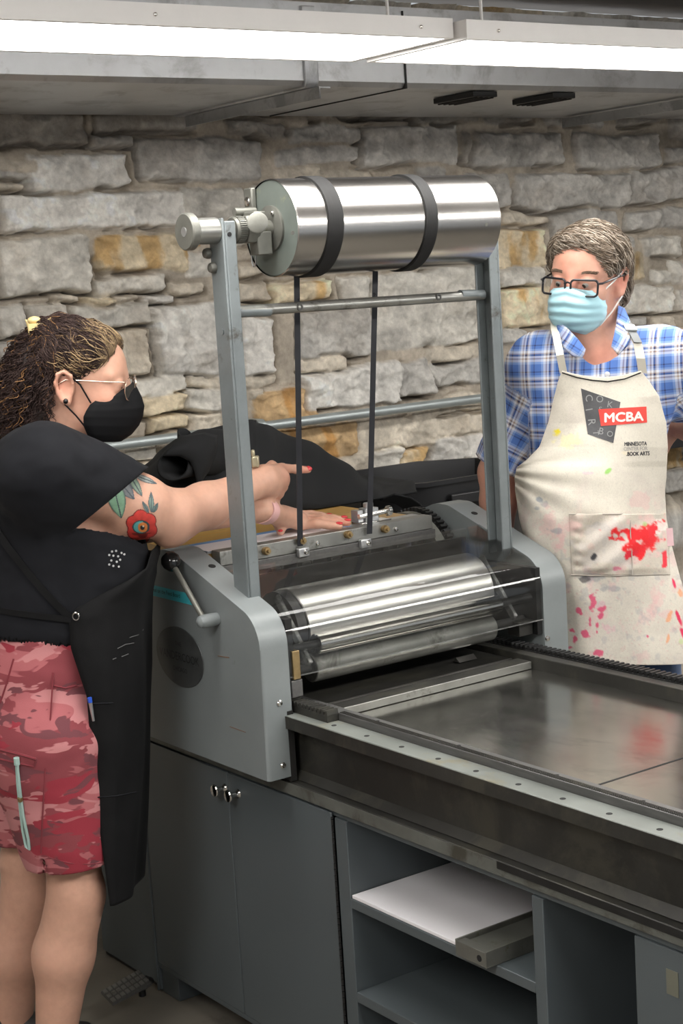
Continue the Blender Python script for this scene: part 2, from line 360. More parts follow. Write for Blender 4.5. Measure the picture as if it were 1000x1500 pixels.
tag(MB().box(-1.5, 5.5, 5.5, 5.6, 0, 2.5).build('wall_right', M['ceil']), kind='structure')
tag(MB().box(-1.5, 5.5, -5, 5.5, 2.5, 2.6).build('ceiling', M['ceil']), kind='structure')
# ---- duct boxed along the top of the wall
DZ = 2.128; DX = -.70
du = empty('air_duct', (-1.0, 1.2, DZ), 'rectangular galvanised sheet metal duct running along the top of the stone wall', 'duct')
m_ = MB(); pr = [(-1.34, DZ), (DX - .012, DZ), (DX, DZ + .012), (DX, DZ + .20), (-1.34, DZ + .20)]
m_.prism(pr, 1, -2.9, 5.4); m_.build('body', M['duct'], du)
for yy in (.685, 2.3):
    a = MB(); q = [(-1.335, DZ - .006), (DX, DZ - .006), (DX + .008, DZ + .01), (DX + .008, DZ + .19), (-1.335, DZ + .19)]
    a.prism(q, 1, yy, yy + .04); tag(a.build('seam_collar', M['duct'], du, .002), 'taped shiny seam collar')
a = MB(); a.box(-1.33, DX + .004, 1.0, 1.004, DZ - .003, DZ + .19); a.build('seam', M['black_iron'], du)
for yy, x0, x1 in ((.70, -1.30, -.66), (2.12, -1.30, -.60)):
    a = MB(); a.box(x0, x1, yy, yy + .004, DZ - .036, DZ - .007); a.box(x0, x1, yy + .004, yy + .034, DZ - .011, DZ - .007); a.build('angle_bracket', M['galv'], du)
for y0 in (1.255, 1.545):
    a = MB(); a.box(-.90, -.73, y0, y0 + .085, DZ - .016, DZ - .001); v_ = a.build('vent', M['black_iron'], du, .002)
    b = MB()
    for k in range(4): MB().box(-.895, -.735, y0 + .012 + k * .019, y0 + .018 + k * .019, DZ - .019, DZ - .016).build('louver', M['gap'], v_)
tag(du.children[0], 'sheet metal duct body')
# ---- fluorescent fixtures
def fixture(x0, x1, y0, y1, z, label, wire=None, lm='lamp'):
    t = empty('ceiling_light', ((x0 + x1) / 2, (y0 + y1) / 2, z), label, 'ceiling light', 'long fluorescent ceiling lights')
    h = MB(); r = .012
    h.box(x0, x0 + r, y0, y1, z, z + .037); h.box(x1 - r, x1, y0, y1, z, z + .037); h.box(x0 + r, x1 - r, y0, y0 + r, z, z + .037); h.box(x0 + r, x1 - r, y1 - r, y1, z, z + .037)
    h.box(x0 + r, x1 - r, y0 + r, y1 - r, z + .022, z + .037); h.build('housing', M['white'], t)
    d = MB(); d.box(x0 + r + .001, x1 - r - .001, y0 + r + .001, y1 - r - .001, z + .006 if lm == 'lamp' else z - .055, z + .012); d.build('diffuser', M[lm], t)
    for yy in (y0 + .08, (y0 + y1) / 2, y1 - .08): MB().ball((x1 + .001, yy, z + .018), .004, 10, 6).build('screw', M['chrome'], t)
    for yy in (wire or (y0 + .15, y1 - .15)): MB().tube([((x0 + x1) / 2, yy, z + .038), ((x0 + x1) / 2, yy - .005, z + .24), ((x0 + x1) / 2, yy, 2.498)], .0035, 6).build('suspension_wire', M['white'], t)
    return t
fixture(-.135, .195, -.90, .412, 2.10, 'long fluorescent ceiling light directly over the press drum', (-.6, .385))
fixture(-.095, .225, .420, 1.72, 2.094, 'long fluorescent ceiling light over the man in the apron', (.60, 1.5))
fixture(-.06, .26, 1.73, 3.03, 2.09, 'fluorescent ceiling light beyond the one over the man')
for i, y0 in enumerate((-.62, .72, 2.06)):
    fixture(2.0, 2.33, y0, y0 + 1.31, 2.2, ('fluorescent ceiling light in the front row, nearest the side wall', 'middle fluorescent ceiling light of the front row', 'fluorescent ceiling light at the far end of the front row')[i], None, 'lamp_row')
fixture(.95, 1.28, -2.55, -1.25, 2.2, 'fluorescent ceiling light over the side aisle where the woman stands', None, 'lamp_row')
# ---- conduit along the wall
zc = P(440, 617, 0, -1.34)[2]
cn = empty('conduit_pipe', (-1.34, 1.2, zc), 'grey steel conduit pipe running level along the stone wall', 'pipe')
MB().cyl((-1.34, -1.6, zc - .012), (-1.34, 2.75, zc + .006), .0145).build('pipe', M['conduit'], cn)
for yy in (-.9, .9, 2.5):
    a = MB(); zz = zc + .004 * (yy - .5) * .9; a.cyl((-1.34, yy - .012, zz), (-1.34, yy + .012, zz), .0185); a.box(-1.40, -1.337, yy - .012, yy + .012, zz + .010, zz + .019); a.build('clamp', M['conduit'], cn)
# ---- shelf on the wall behind the man
sh = empty('wall_shelf', (-1.2, 2.5, 1.0), 'brown wood topped dark shelf on the stone wall behind the man in the apron', 'shelf')
p_ = P(985, 622, 0, -1.1)
MB().box(-1.37, -1.10, p_[1] - .25, p_[1] + .7, p_[2] - .022, p_[2] + .012).build('top', M['brownwood'], sh, .003)
MB().box(-1.37, -1.13, p_[1] - .23, p_[1] + .68, p_[2] - .085, p_[2] - .023).build('apron', M['blackplastic'], sh, .002)
for yy in (-.15, .55): MB().prism([(-1.375, p_[2] - .086), (-1.15, p_[2] - .086), (-1.375, p_[2] - .25)], 1, p_[1] + yy, p_[1] + yy + .03).build('bracket', M['blackplastic'], sh)
sh.location = (-1.2, p_[1], p_[2]); WL_fix = Vector((-1.2, p_[1], p_[2])) - WL['wall_shelf']
for ch in sh.children: ch.location = ch.location - WL_fix
# world: the rest of the lit workshop
w = bpy.data.worlds.new('workshop'); SC.world = w; w.use_nodes = True
w.node_tree.nodes['Background'].inputs[0].default_value = (.80, .84, .88, 1); w.node_tree.nodes['Background'].inputs[1].default_value = .45
SC.view_settings.view_transform = 'Standard'; SC.view_settings.look = 'None'; SC.view_settings.exposure = .45; SC.view_settings.gamma = 1; SC.view_settings.use_curve_mapping = False
SC.cycles.use_denoising = True
SC.cycles.max_bounces = 10; SC.cycles.transparent_max_bounces = 12; SC.cycles.glossy_bounces = 5; SC.cycles.diffuse_bounces = 4
# ================================================================== THE PRESS
pr = empty('proof_press', (.2, .41, .646), 'grey cylinder proof press with a tall steel drum held above its carriage', 'printing press')
# ---- bed
BX0, BX1 = -1.0, 1.75
ZF = .810
b = MB(); b.box(BX0, BX1, .10, .64, .770, .7975); tag(b.build('bed_plate', M['platen'], pr), 'polished iron bed plate')
MB().box(.765, .769, .107, .631, .7976, .7982).build('groove', M['gap'], pr)
for far in (0, 1):
    f = (lambda y: .738 - y) if far else (lambda y: y)
    def B(name, mat, x0, x1, y0, y1, z0, z1, bev=.002, par=pr):
        ya, yb = sorted((f(y0), f(y1))); return MB().box(x0, x1, ya, yb, z0, z1).build(name, mat, par, bev)
    beam = B('side_beam', M['iron'], BX0, BX1, .060, .099, .674, .783, 0)
    B('top_flange', M['iron_strip'], BX0, BX1, .025, .0775, .784, ZF)
    B('front_edge', M['iron'], BX0, BX1, .0235, .0249, .7845, ZF - .001, 0)
    B('bottom_flange', M['iron'], BX0, BX1, .027, .099, .647, .672, .004)
    B('flange_edge', M['iron_worn'], BX0, BX1, .0252, .0268, .6475, .671, 0)
    B('cover_plate', M['black_iron'], .658, BX1, .0238, .0251, .660, .6725, 0)
    B('rail', M['iron' if far else 'iron_rail'], BX0, BX1, .078, .106, .784, .8245, .0015)
    fil = MB(); ya, yb = sorted((f(.0601), f(.052))); fil.prism([(f(.0601), .674), (f(.046), .674), (f(.0601), .689)], 0, BX0, BX1); fil.build('fillet', M['iron'], beam)
# fine rack on the near rail
t = MB(); x = .148
while x < BX1:
    for k in range(3): t.box(x, x + .0022, .0792 + k * .0042, .0822 + k * .0042, .8246, .8262)
    x += .0046
t.build('fine_rack', M['iron'], pr)
# coarse racks
t = MB(); t.box(-.70, .146, .050, .077, .8101, .824); x = -.70
while x < .14: t.prism([(x, .8241), (x + .0085, .8241), (x + .007, .8335), (x + .0015, .8335)], 1, .050, .077); x += .0125
t.build('gear_rack', M['iron'], pr)
t = MB(); t.box(BX0, BX1, .661, .690, .8101, .8255); x = BX0
while x < BX1 - .02: t.prism([(x, .8256), (x + .009, .8256), (x + .0075, .835), (x + .0015, .835)], 1, .663, .690); x += .0145
t.build('gear_rack', M['black_iron'], pr)
# holes along the near flange
for (u, v) in ((489, 1062.6), (537, 1078), (588, 1094), (641.5, 1111.5), (697, 1129.5), (759, 1149), (824, 1170), (892, 1192), (966, 1215)):
    q = P(u, v, 2, ZF); MB().cyl((q[0], q[1], ZF - .001), (q[0], q[1], ZF + .0004), .0052, seg=16).build('bolt_hole', M['hole'], pr)
for (u, v) in ((545, 1057), (664, 1093), (806, 1137), (930, 1176)):
    q = P(u, v, 2, .826); MB().cyl((q[0], .093, .8244), (q[0], .093, .8249), .0042, seg=14).build('bolt_hole', M['hole'], pr)
# dead bar and the plate behind it
MB().box(.052, .095, .128, .628, .7985, .8145).build('dead_bar', M['barsteel'], pr, .001)
MB().box(.0525, .092, .129, .627, .8146, .8152).build('bar_top', M['iron'], pr)
MB().box(-.55, .030, .112, .628, .7985, .8115).build('tympan_plate', M['iron'], pr, .001)
MB().box(.031, .036, .114, .626, .7985, .8125).build('plate_lip', M['steel'], pr)
q = P(685, 966, 2, .816); MB().prism([(q[0] - .015, .8155), (q[0] + .008, .8155), (q[0] - .004, .825)], 1, q[1] - .03, q[1] + .02).build('metal_chip', M['steel'], pr)
# the bed stands a little further back than first measured: same sight lines, all of it
KB = 1.0145; CV = Vector(CAM.tolist())
def push_back(o):
    wl = WL[o.name]; pl = WL[o.parent.name] if o.parent else Vector((0, 0, 0)); o.location = CV + (wl - CV) * KB - pl; o.scale = (KB, KB, KB)
for o in pr.children: push_back(o)
# ---- carriage side covers
def arc(cx, cz, r, a0, a1, n): return [(cx + r * math.cos(math.radians(a0 + (a1 - a0) * i / n)), cz + r * math.sin(math.radians(a0 + (a1 - a0) * i / n))) for i in range(n + 1)]
sl = 19.3
front = arc(-.078, .940, .078, 0, 90 - sl, 10); ps = front[-1]
dxl = .255; pe = (ps[0] - dxl, ps[1] + dxl * math.tan(math.radians(sl)))
topc = (pe[0] - .075 * math.sin(math.radians(sl)), pe[1] - .075 * math.cos(math.radians(sl)))
crest = arc(topc[0], topc[1], .075, 90 - sl, 90, 5)
half = [(0, .671)] + front + crest
XC = topc[0] - .012
prof = half + [(2 * XC - x, z) for (x, z) in reversed(half)]
def top_z(x):
    x = x if x > XC else 2 * XC - x
    for (a, b) in zip(half[1:], half[2:]):
        if b[0] <= x <= a[0]: return a[1] + (b[1] - a[1]) * (a[0] - x) / max(1e-9, a[0] - b[0])
    return half[-1][1] if x < 0 else half[1][1]
def cover(y_out, y_in, label):
    bm = bmesh.new(); s = 1 if y_in > y_out else -1
    vo = [bm.verts.new((x, y_out, z)) for x, z in prof]; vi = [bm.verts.new((x, y_in, z)) for x, z in prof]
    bm.faces.new(vo); bm.faces.new(vi[::-1]); n = len(prof)
    for i in range(n): bm.faces.new((vo[i], vi[i], vi[(i + 1) % n], vo[(i + 1) % n]))
    bm.edges.ensure_lookup_table()
    es = [e for e in bm.edges if e.verts[0].co.y == y_out and e.verts[1].co.y == y_out and min(e.verts[0].co.z, e.verts[1].co.z) > .68 or (e.verts[0].co.y == y_out and e.verts[1].co.y == y_out and abs(e.verts[0].co.x) < 1e-6)]
    bmesh.ops.bevel(bm, geom=es, offset=.007, segments=4, affect='EDGES', profile=.5)
    bmesh.ops.recalc_face_normals(bm, faces=bm.faces)
    me = bpy.data.meshes.new('side_cover'); bm.to_mesh(me); bm.free()
    o = link_mesh('side_cover', me, M['paint'], pr, 0, 30); o['label'] = label; return o
cN = cover(0, .066, 'near side cover with lever and round badge'); cF = cover(.828, .757, 'far side cover')
MB().box(-.30, .0004, .0535, .0675, .66, .8055).build('cover_notch', M['gap'], cN)
def screw(par, p, d, r=.0065, m='chrome'):
    MB().lathe(p, d, [(0, r), (.002, r), (.004, r * .75), (.0048, r * .2)], 16).build('screw', M[m], par)
for (u, v, yy) in ((409, 1030, .046), (414, 1121, .043)): q = P(u, v, 0, 0.0); screw(cN, (0.0005, q[1], q[2]), (1, 0, 0))
q = P(801, 935, 0, 0.); screw(cF, (.0005, q[1], q[2]), (1, 0, 0))
q = P(398, 1102, 0, 0.)
for (u, v) in ((325, 839),): q = P(u, v, 2, 1.06); MB().lathe((q[0], .045, top_z(q[0]) - .0005), (.33, 0, .94), [(0, .008), (.0012, .008)], 18).build('oil_hole', M['hole'], cN)
for xx, yy, r in ((-.262, .79, .008), (-.225, .81, .006)): MB().lathe((xx, yy, top_z(xx) - .0005), (.33, 0, .94), [(0, r), (.0012, r)], 18).build('oil_hole', M['hole'], cF)
# screwed plate on the far cover beside the post
tn = Vector((-math.cos(math.radians(sl)), 0, math.sin(math.radians(sl)))); nn = Vector((math.sin(math.radians(sl)), 0, math.cos(math.radians(sl))))
def on_cover(x, y, lift=0): return Vector((x, y, top_z(x))) + nn * lift
for par, ya, yb in ((cF, .757, .80),):
    x0 = -.185; c = on_cover(x0, (ya + yb) / 2, .001); MB().obox(c, tn, (0, 1, 0), nn, .026, (yb - ya) / 2, .0012).build('screwed_plate', M['paint'], par, .0006)
    for dx, dy in ((-.015, .0), (.015, .006), (.004, -.010)): screw(par, on_cover(x0 + dx, (ya + yb) / 2 + dy, .002), nn, .005)
# badge, label and lever on the near cover
M['badge_plate'] = pm('dark_badge_plate', (.085, .09, .09), .35, .4, .2, 30)
q = P(264, 962, 1, 0)
bd = MB(); n = 40; bd.prism([(q[0] + .098 * math.cos(2 * math.pi * k / n), q[2] + .066 * math.sin(2 * math.pi * k / n)) for k in range(n)], 1, -.0025, -.0003)
bd = bd.build('badge', M['badge_plate'], cN, .0008); bd['label'] = 'dark oval maker badge'
M['badge_letter'] = pm('raised_badge_letters', (.010, .010, .010), .4)
def lettering(body, size, org, xd, yd, mat, par, name='lettering', depth=.0006, wide=None, align='CENTER'):
    V, F = text_mesh(body, size, align=align); xd = Vector(xd).normalized(); yd = Vector(yd).normalized(); nz = xd.cross(yd)
    k = 1
    if wide: k = wide / max(1e-6, V[:, 0].max() - V[:, 0].min())
    m = MB(); m.add([Vector(org) + xd * float(v[0] * k) + yd * float(v[1]) + nz * depth for v in V], F)
    me = bpy.data.meshes.new(name); me.from_pydata(m.v, [], m.f); o = link_mesh(name, me, mat, par, 0, 0); return o
lettering('VANDERCOOK', .026, (q[0], -.0027, q[2]), (1, 0, 0), (0, 0, 1), M['badge_letter'], bd, wide=.165)
lettering('THE', .014, (q[0], -.0027, q[2] + .028), (1, 0, 0), (0, 0, 1), M['badge_letter'], bd)
lettering('CHICAGO', .014, (q[0], -.0027, q[2] - .028), (1, 0, 0), (0, 0, 1), M['badge_letter'], bd, wide=.06)
a, b_ = P(228, 858, 1, 0), P(283, 872, 1, 0); c_ = P(283, 888, 1, 0)
z0, z1 = c_[2] + .002, a[2] + .004
lb = MB().box(a[0] - .05, b_[0], -.0012, -.0003, z0, z1 - .004).build('label_tape', M['teal'], cN); lb['label'] = 'teal label tape with black print'
lettering('ly wheel on the Feed Board', .013, (a[0] + .035, -.0014, (z0 + z1) / 2), (1, 0, 0), (0, 0, 1), M['ink'], lb, wide=.14)
p0, p1 = P(254, 829, 1, -.03), P(300, 910, 1, -.03)
lv = MB().cyl((p0[0], -.030, p0[2]), (p1[0], -.030, p1[2]), .0062).build('lever', M['caststeel'], pr); lv['label'] = 'steel lever with black ball knob'
h = MB(); d = Vector((p0[0] - p1[0], 0, p0[2] - p1[2])).normalized()
h.lathe(Vector((p0[0], -.03, p0[2])) - d * .008, d, [(0, .009), (.004, .014), (.014, .0195), (.024, .0205), (.034, .0165), (.040, .008), (.041, .001)], 24); h.build('knob', M['gloss_black'], lv)
h = MB(); h.lathe((p1[0], -.0005, p1[2]), (0, -1, 0), [(0, .013), (.012, .014), (.032, .014), (.042, .012), (.047, .006), (.048, .001)], 24); h.build('hub', M['paint'], lv)
MB().cyl((-.135, -.0004, .76), (-.075, -.0004, .7595), .0006, seg=6).build('scratch', M['brownwood'], cN)
MB().cyl((-.162, -.0004, .905), (-.118, -.0004, .908), .0007, seg=6).build('scratch', M['brownwood'], cN)
# ---- posts carrying the drum
PX0, PX1 = -.146, -.093
def post(y_web, y_in, top, label):
    s = 1 if y_in > y_web else -1; m = MB(); t = .0055
    zb = 1.012
    ya, yb = sorted((y_web, y_web + s * t)); m.box(PX0, PX1, ya, yb, zb, top)
    ya, yb = sorted((y_web + s * t, y_in)); m.box(PX1 - t, PX1, ya, yb, zb, top - .006); m.box(PX0, PX0 + t, ya, yb, zb, top - .03)
    o = m.build('post', M['paint_worn'], pr, .0025); o['label'] = label; return o
pN = post(.040, .071, 1.788, 'near post'); pF = post(.757, .727, 1.797, 'far post')
for zz, r, m in ((1.566, .006, 'chrome'), (1.756, .0045, 'hole')):
    MB().lathe((-.119 if m == 'chrome' else -.0925, .0395 if m == 'chrome' else .055, zz), (0, -1, 0) if m == 'chrome' else (1, 0, 0), [(0, r), (.0015, r), (.0017, r * .5)], 18).build('bolt', M[m if m == 'hole' else 'paint_worn'], pN)
for xx, zz in ((-.148, 1.722), (-.132, 1.693)): MB().lathe((xx, .0395, zz), (0, -1, 0), [(0, .011), (.006, .011), (.011, .009), (.014, .004)], 16).build('bolt', M['caststeel'], pN)
kb = MB(); ZC = 1.765; XA = -.120
kb.lathe((XA, .0395, ZC), (0, -1, 0), [(0, .026), (.052, .026)], 32); kb.build('spindle_boss', M['barsteel'], pN)
kb = MB(); kb.lathe((XA, -.0125, ZC), (0, -1, 0), [(0, .034), (.003, .0365), (.016, .0365), (.019, .034)], 40); kw = kb.build('hand_knob', M['caststeel'], pN)
kb = MB(); kb.lathe((XA, -.0315, ZC), (0, -1, 0), [(0, .0095), (.001, .0095), (.001, .008)], 24); kb.build('cap', M['galv'], kw)
MB().lathe((XA, .757, ZC + .015), (0, 1, 0), [(0, .012), (.01, .012), (.016, .006)], 16).build('bolt', M['caststeel'], pF)
# ---- upper drum
DR = .0985; DY0, DY1 = .172, .705
dr = MB(); dr.lathe((XA, DY0, ZC), (0, 1, 0), [(0, DR - .002), (.002, DR), (DY1 - DY0 - .002, DR), (DY1 - DY0, DR - .002)], 96, False)
drum = dr.build('drum', M['drum'], pr); drum['label'] = 'polished steel drum held above the press'
e = MB(); e.lathe((XA, DY0 + .004, ZC), (0, -1, 0), [(0, DR - .0022), (.0015, DR - .004), (.002, DR - .02)], 64); e.build('end_disc', M['discpaint'], drum)
e = MB(); e.lathe((XA, DY1 - .004, ZC), (0, 1, 0), [(0, DR - .0022), (.0015, DR - .004)], 64); e.build('end_disc', M['discpaint'], drum)
e = MB(); e.lathe((XA, DY0 + .002, ZC), (0, -1, 0), [(0, .046), (.005, .046), (.006, .044)], 40); fl = e.build('hub_flange', M['caststeel'], drum)
for a in (60, 240): screw(fl, (XA + .034 * math.cos(math.radians(a)), DY0 - .0045, ZC + .034 * math.sin(math.radians(a))), (0, -1, 0), .005)
e = MB(); e.lathe((XA, .072, ZC), (0, 1, 0), [(0, .017), (.10, .017)], 24); e.build('spindle', M['caststeel'], drum)
e = MB(); n = 40
for k in range(n): 
    a = 2 * math.pi * k / n; e.obox((XA + .0262 * math.cos(a), .092, ZC + .0262 * math.sin(a)), (math.cos(a), 0, math.sin(a)), (0, 1, 0), (-math.sin(a), 0, math.cos(a)), .0016, .008, .0012)
e.lathe((XA, .078, ZC), (0, 1, 0), [(0, .024), (.003, .026), (.022, .026), (.025, .024)], 40); e.build('knurled_collar', M['caststeel'], drum)
e = MB(); e.lathe((XA, .104, ZC), (0, 1, 0), [(0, .030), (.016, .032), (.03, .028)], 6); e.box(XA - .024, XA + .024, .118, .146, ZC + .008, ZC + .034); e.box(XA - .012, XA + .020, .126, .160, ZC - .052, ZC - .006); e.build('clutch_bracket', M['caststeel'], drum, .002)
e = MB(); e.lathe((XA + .03, .120, ZC + .006), (.75, -.45, .12), [(0, .007), (.012, .007), (.02, .016), (.03, .021), (.033, .021), (.035, .018)], 28); e.build('thumb_screw', M['caststeel'], drum)
e = MB(); e.cyl((XA - .02, .10, ZC + .036), (XA - .02, .15, ZC + .036), .008); e.build('stop_pin', M['caststeel'], drum)
e = MB(); e.box(XA - .075, XA - .045, .160, .172, ZC + .035, ZC + .085); cl = e.build('clip_plate', M['caststeel'], drum, .003); screw(cl, (XA - .06, .1595, ZC + .058), (0, -1, 0), .009)
e = MB(); e.tube([(XA - .055 + .008 * math.cos(a), .162, ZC - .052 + .022 * math.sin(a)) for a in [2 * math.pi * k / 20 for k in range(21)]], .0018, 6); e.build('wire_loop', M['galv'], drum)
for (u, v) in ((426, 354), (709.5, 339)):
    q = P(u, v, 0, -.03); a = math.radians(-8); MB().lathe((XA + (DR - .0005) * math.cos(a), q[1], ZC + (DR - .0005) * math.sin(a)), (math.cos(a), 0, math.sin(a)), [(0, .0042), (.001, .0042)], 14).build('rivet', M['caststeel'], drum)
def band_y(u, v): return P(u, v, 0, XA + DR)[1]
ybd = (band_y(492, 335), band_y(632, 326)); bw = (.036, .030)
for yb, wd, sk in zip(ybd, bw, (0.006, 0.006)):
    m = MB(); nseg = 96; vs = []; fs = []
    for i in range(nseg):
        a = 2 * math.pi * i / nseg; off = sk * math.sin(a)
        for (dy, rr) in ((-wd / 2, .0002), (-wd / 2, .004), (wd / 2, .004), (wd / 2, .0002)): vs.append((XA + (DR + rr) * math.cos(a), yb + dy + off, ZC + (DR + rr) * math.sin(a)))
    for i in range(nseg):
        j = (i + 1) % nseg
        for k in range(3): fs.append((i * 4 + k, j * 4 + k, j * 4 + k + 1, i * 4 + k + 1))
    m.add(vs, fs); o = m.build('wound_band', M['band'], drum); o['label'] = 'black band wound round the drum'
# ---- cross bar
xb = MB(); xb.cyl((XA, .0715, 1.604), (XA, .7265, 1.600), .0112); cb = xb.build('cross_bar', M['barsteel'], pr); cb['label'] = 'round cross bar between the posts'
for y0, y1 in ((.0716, .155), (.66, .7264)): MB().cyl((XA, y0, 1.6033), (XA, y1, 1.6005), .0116).build('painted_sleeve', M['paint_worn'], cb)
for (u, v) in ((439, 450), (642, 435)):
    q = P(u, v, 0, XA + .011); MB().lathe((XA + .0095, q[1], q[2]), (1, 0, .1), [(0, .0075), (.003, .0075), (.003, .004), (.001, .004)], 16).build('grub_screw', M['iron'], cb)
# ---- gripper bar and its straps
GX = -.278
s0 = [P(434.5, 408, 0, XA - DR - .002), P(439.5, 800, 0, GX + .022)]; s1 = [P(549.5, 401, 0, XA - DR - .002), P(541, 782, 0, GX + .022)]
for (a, b_) in (s0, s1):
    m = MB(); top = Vector((a[0], a[1], ZC)); m.strip([top, Vector(a), (Vector(a) * .5 + Vector(b_) * .5), Vector(b_)], .0125, .0016, (.35, 1, 0)); o = m.build('strap', M['strap'], pr); o['label'] = 'black steel strap hanging from the drum'
ga, gb = P(372, 803, 0, GX), P(600, 757, 0, GX)
gz = (1.068, 1.099)
g = MB().box(GX - .022, GX + .012, .085, .665, *gz).build('gripper_bar', M['barsteel'], pr, .0015); g['label'] = 'steel gripper bar with brass nuts'
MB().box(GX - .006, GX + .018, .085, .668, 1.046, 1.0675).build('lower_bar', M['iron_rail'], g, .001)
for (u, v) in ((388, 807), (440, 792), (508, 783), (562, 775)):
    q = P(u, v, 0, GX + .013); o = MB(); o.lathe((GX + .0122, q[1], q[2]), (1, 0, .05), [(0, .0085), (.003, .0085), (.003, .0075), (.008, .0095), (.013, .0075), (.013, .004), (.02, .0035)], 16); o.build('brass_nut', M['brass'], g)
for (u, v) in ((465, 796), (580, 775)):
    q = P(u, v, 0, GX + .013); screw(g, (GX + .0122, q[1], q[2]), (1, 0, 0), .0055)
for (u, v) in ((442, 808), (533, 795)):
    q = P(u, v, 0, GX + .02); o = MB(); o.box(GX + .0185, GX + .030, q[1] - .014, q[1] + .014, q[2] - .011, q[2] + .009); c = o.build('strap_clip', M['galv'], g, .002); screw(c, (GX + .0303, q[1] + .004, q[2]), (1, 0, 0), .006)
for yy in (.14, .22, .30, .38, .46, .54, .62):
    MB().box(GX + .0, GX + .020, yy - .012, yy + .012, 1.02, 1.045).build('gripper_finger', M['iron'], g, .001)
    MB().cyl((GX + .01, yy + .02, 1.0), (GX + .01, yy + .02, 1.047), .004).build('spring', M['caststeel'], g)
# feed board behind the gripper bar
fb = MB().box(-1.0, -.3015, .075, .670, 1.075, 1.0915).build('feed_board', M['wood'], pr, .001); fb['label'] = 'amber varnished wooden feed board'
MB().box(-.345, -.3012, .075, .668, 1.0917, 1.0955).build('edge_strip', M['galv'], fb)
# side guide standing on the board edge
q = P(540, 757, 0, -.325); sg = MB(); yq = q[1]
sg.box(-.345, -.305, yq - .036, yq + .05, 1.0957, 1.100); sgo = sg.build('side_guide', M['chrome'], pr, .001)
sg = MB(); sg.box(-.340, -.310, yq - .018, yq + .018, 1.1002, 1.131); sg.cyl((-.325, yq, 1.131), (-.325, yq, 1.142), .012); sg.box(-.345, -.318, yq - .036, yq - .020, 1.1002, 1.128); sg.build('block', M['galv'], sgo, .0015)
sg = MB(); sg.cyl((-.312, yq - .038, 1.115), (-.312, yq + .055, 1.119), .006); sg.lathe((-.312, yq + .04, 1.118), (0, 1, 0.02), [(0, .008), (.003, .012), (.012, .012), (.015, .008)], 20); sg.build('thumb_nut', M['chrome'], sgo)
# impression cylinder, its end rings, black box and plate added to keep the inside dark
ic = MB(); ic.lathe((-.405, .105, .945), (0, 1, 0), [(0, .122), (.575, .122)], 72); ic.build('impression_cylinder', M['steel'], pr)
for y0 in (.684,):
    e = MB(); e.lathe((-.400, y0, .945), (0, 1, 0), [(0, .118), (0, .134), (.004, .146), (.030, .146), (.032, .140), (.032, .118)], 64, False); e.build('bearer_ring', M['caststeel'], pr)
    e = MB()
    for k in range(64):
        a = 2 * math.pi * k / 64; e.obox((-.400 + .1475 * math.cos(a), y0 + .045, .945 + .1475 * math.sin(a)), (math.cos(a), 0, math.sin(a)), (0, 1, 0), (-math.sin(a), 0, math.cos(a)), .006, .010, .0035)
    e.lathe((-.400, y0 + .034, .945), (0, 1, 0), [(0, .144), (.022, .144)], 64); e.build('ring_gear', M['black_iron'], pr)
q = P(605, 785, 1, .675); MB().lathe((q[0], .6838, q[2]), (0, -1, 0), [(0, .010), (.01, .010), (.014, .005)], 14).build('bolt', M['chrome'], pr)
MB().box(-.72, -.56, .08, .745, .84, 1.06).build('carriage_dark_box', M['black_iron'], pr)  # black box added to keep the carriage interior dark
MB().box(-.70, -.006, .0675, .083, .838, .99).build('inner_frame', M['black_iron'], pr)
MB().box(-.70, -.006, .742, .756, .838, .99).build('inner_frame', M['black_iron'], pr)
MB().box(-.25, -.24, .084, .741, .84, 1.04).build('light_stop_plate', M['black_iron'], pr)  # black plate added behind the rollers to stop light leaking through
# ---- inking rollers behind the guard
def roller(x, z, r, y0, y1, mat, name, lab=None, jr=.012):
    e = MB(); e.lathe((x, y0, z), (0, 1, 0), [(0, r - .002), (.002, r), (y1 - y0 - .002, r), (y1 - y0, r - .002)], 64); o = e.build(name, M[mat], pr)
    if lab: o['label'] = lab
    MB().cyl((x, .084, z), (x, y0, z), jr).build('journal', M['black_iron'], o); MB().cyl((x, y1, z), (x, .741, z), jr).build('journal', M['black_iron'], o); return o
dk = roller(-.128, .942, .083, .152, .655, 'roller', 'ink_drum', 'large steel ink drum behind the clear guard')
MB().lathe((-.128, .128, .942), (0, 1, 0), [(0, .080), (.022, .080)], 48).build('end_collar', M['blackplastic'], dk)
roller(-.026, .922, .021, .150, .645, 'chrome', 'rider_roller', 'thin steel rider roller', .009)
roller(-.052, .868, .030, .150, .640, 'barsteel', 'form_roller', 'lower steel roller', .010)
for yy in (.118, .672):
    MB().obox((-.055, yy, .953), Vector((.64, 0, -.77)), (0, 1, 0), Vector((.77, 0, .64)), .082, .004, .008).build('roller_bracket', M['plexi_edge'], pr)
# ---- plexiglass guard, bent to the same curve
pts = [(x, z - .0015) for (x, z) in half[1:12]]; pts = [(-.002, .872)] + pts
xq = pts[-1][0]
while xq > -.205: xq -= .02; pts.append((xq, top_z(xq) - .0015))
vs = []; fs = []; nS = len(pts)
for th in (0, .003):
    for (x, z) in pts:
        for yy in (.0675, .7555): vs.append((x - th * .6, yy, z - th * .8))
for k in (0, 1):
    o_ = k * nS * 2
    for i in range(nS - 1): fs.append((o_ + 2 * i, o_ + 2 * i + 1, o_ + 2 * i + 3, o_ + 2 * i + 2))
g_ = MB(); g_.add(vs, fs).build('plexiglass_guard', M['plexi'], pr)['label'] = 'clear bent plexiglass guard'
MB().strip([(pts[0][0], .0675, pts[0][1]), (pts[0][0], .41, pts[0][1]), (pts[0][0], .7555, pts[0][1])], .0022, .004, (0, 0, 1)).build('guard_edge', M['plexi_edge'], pr)
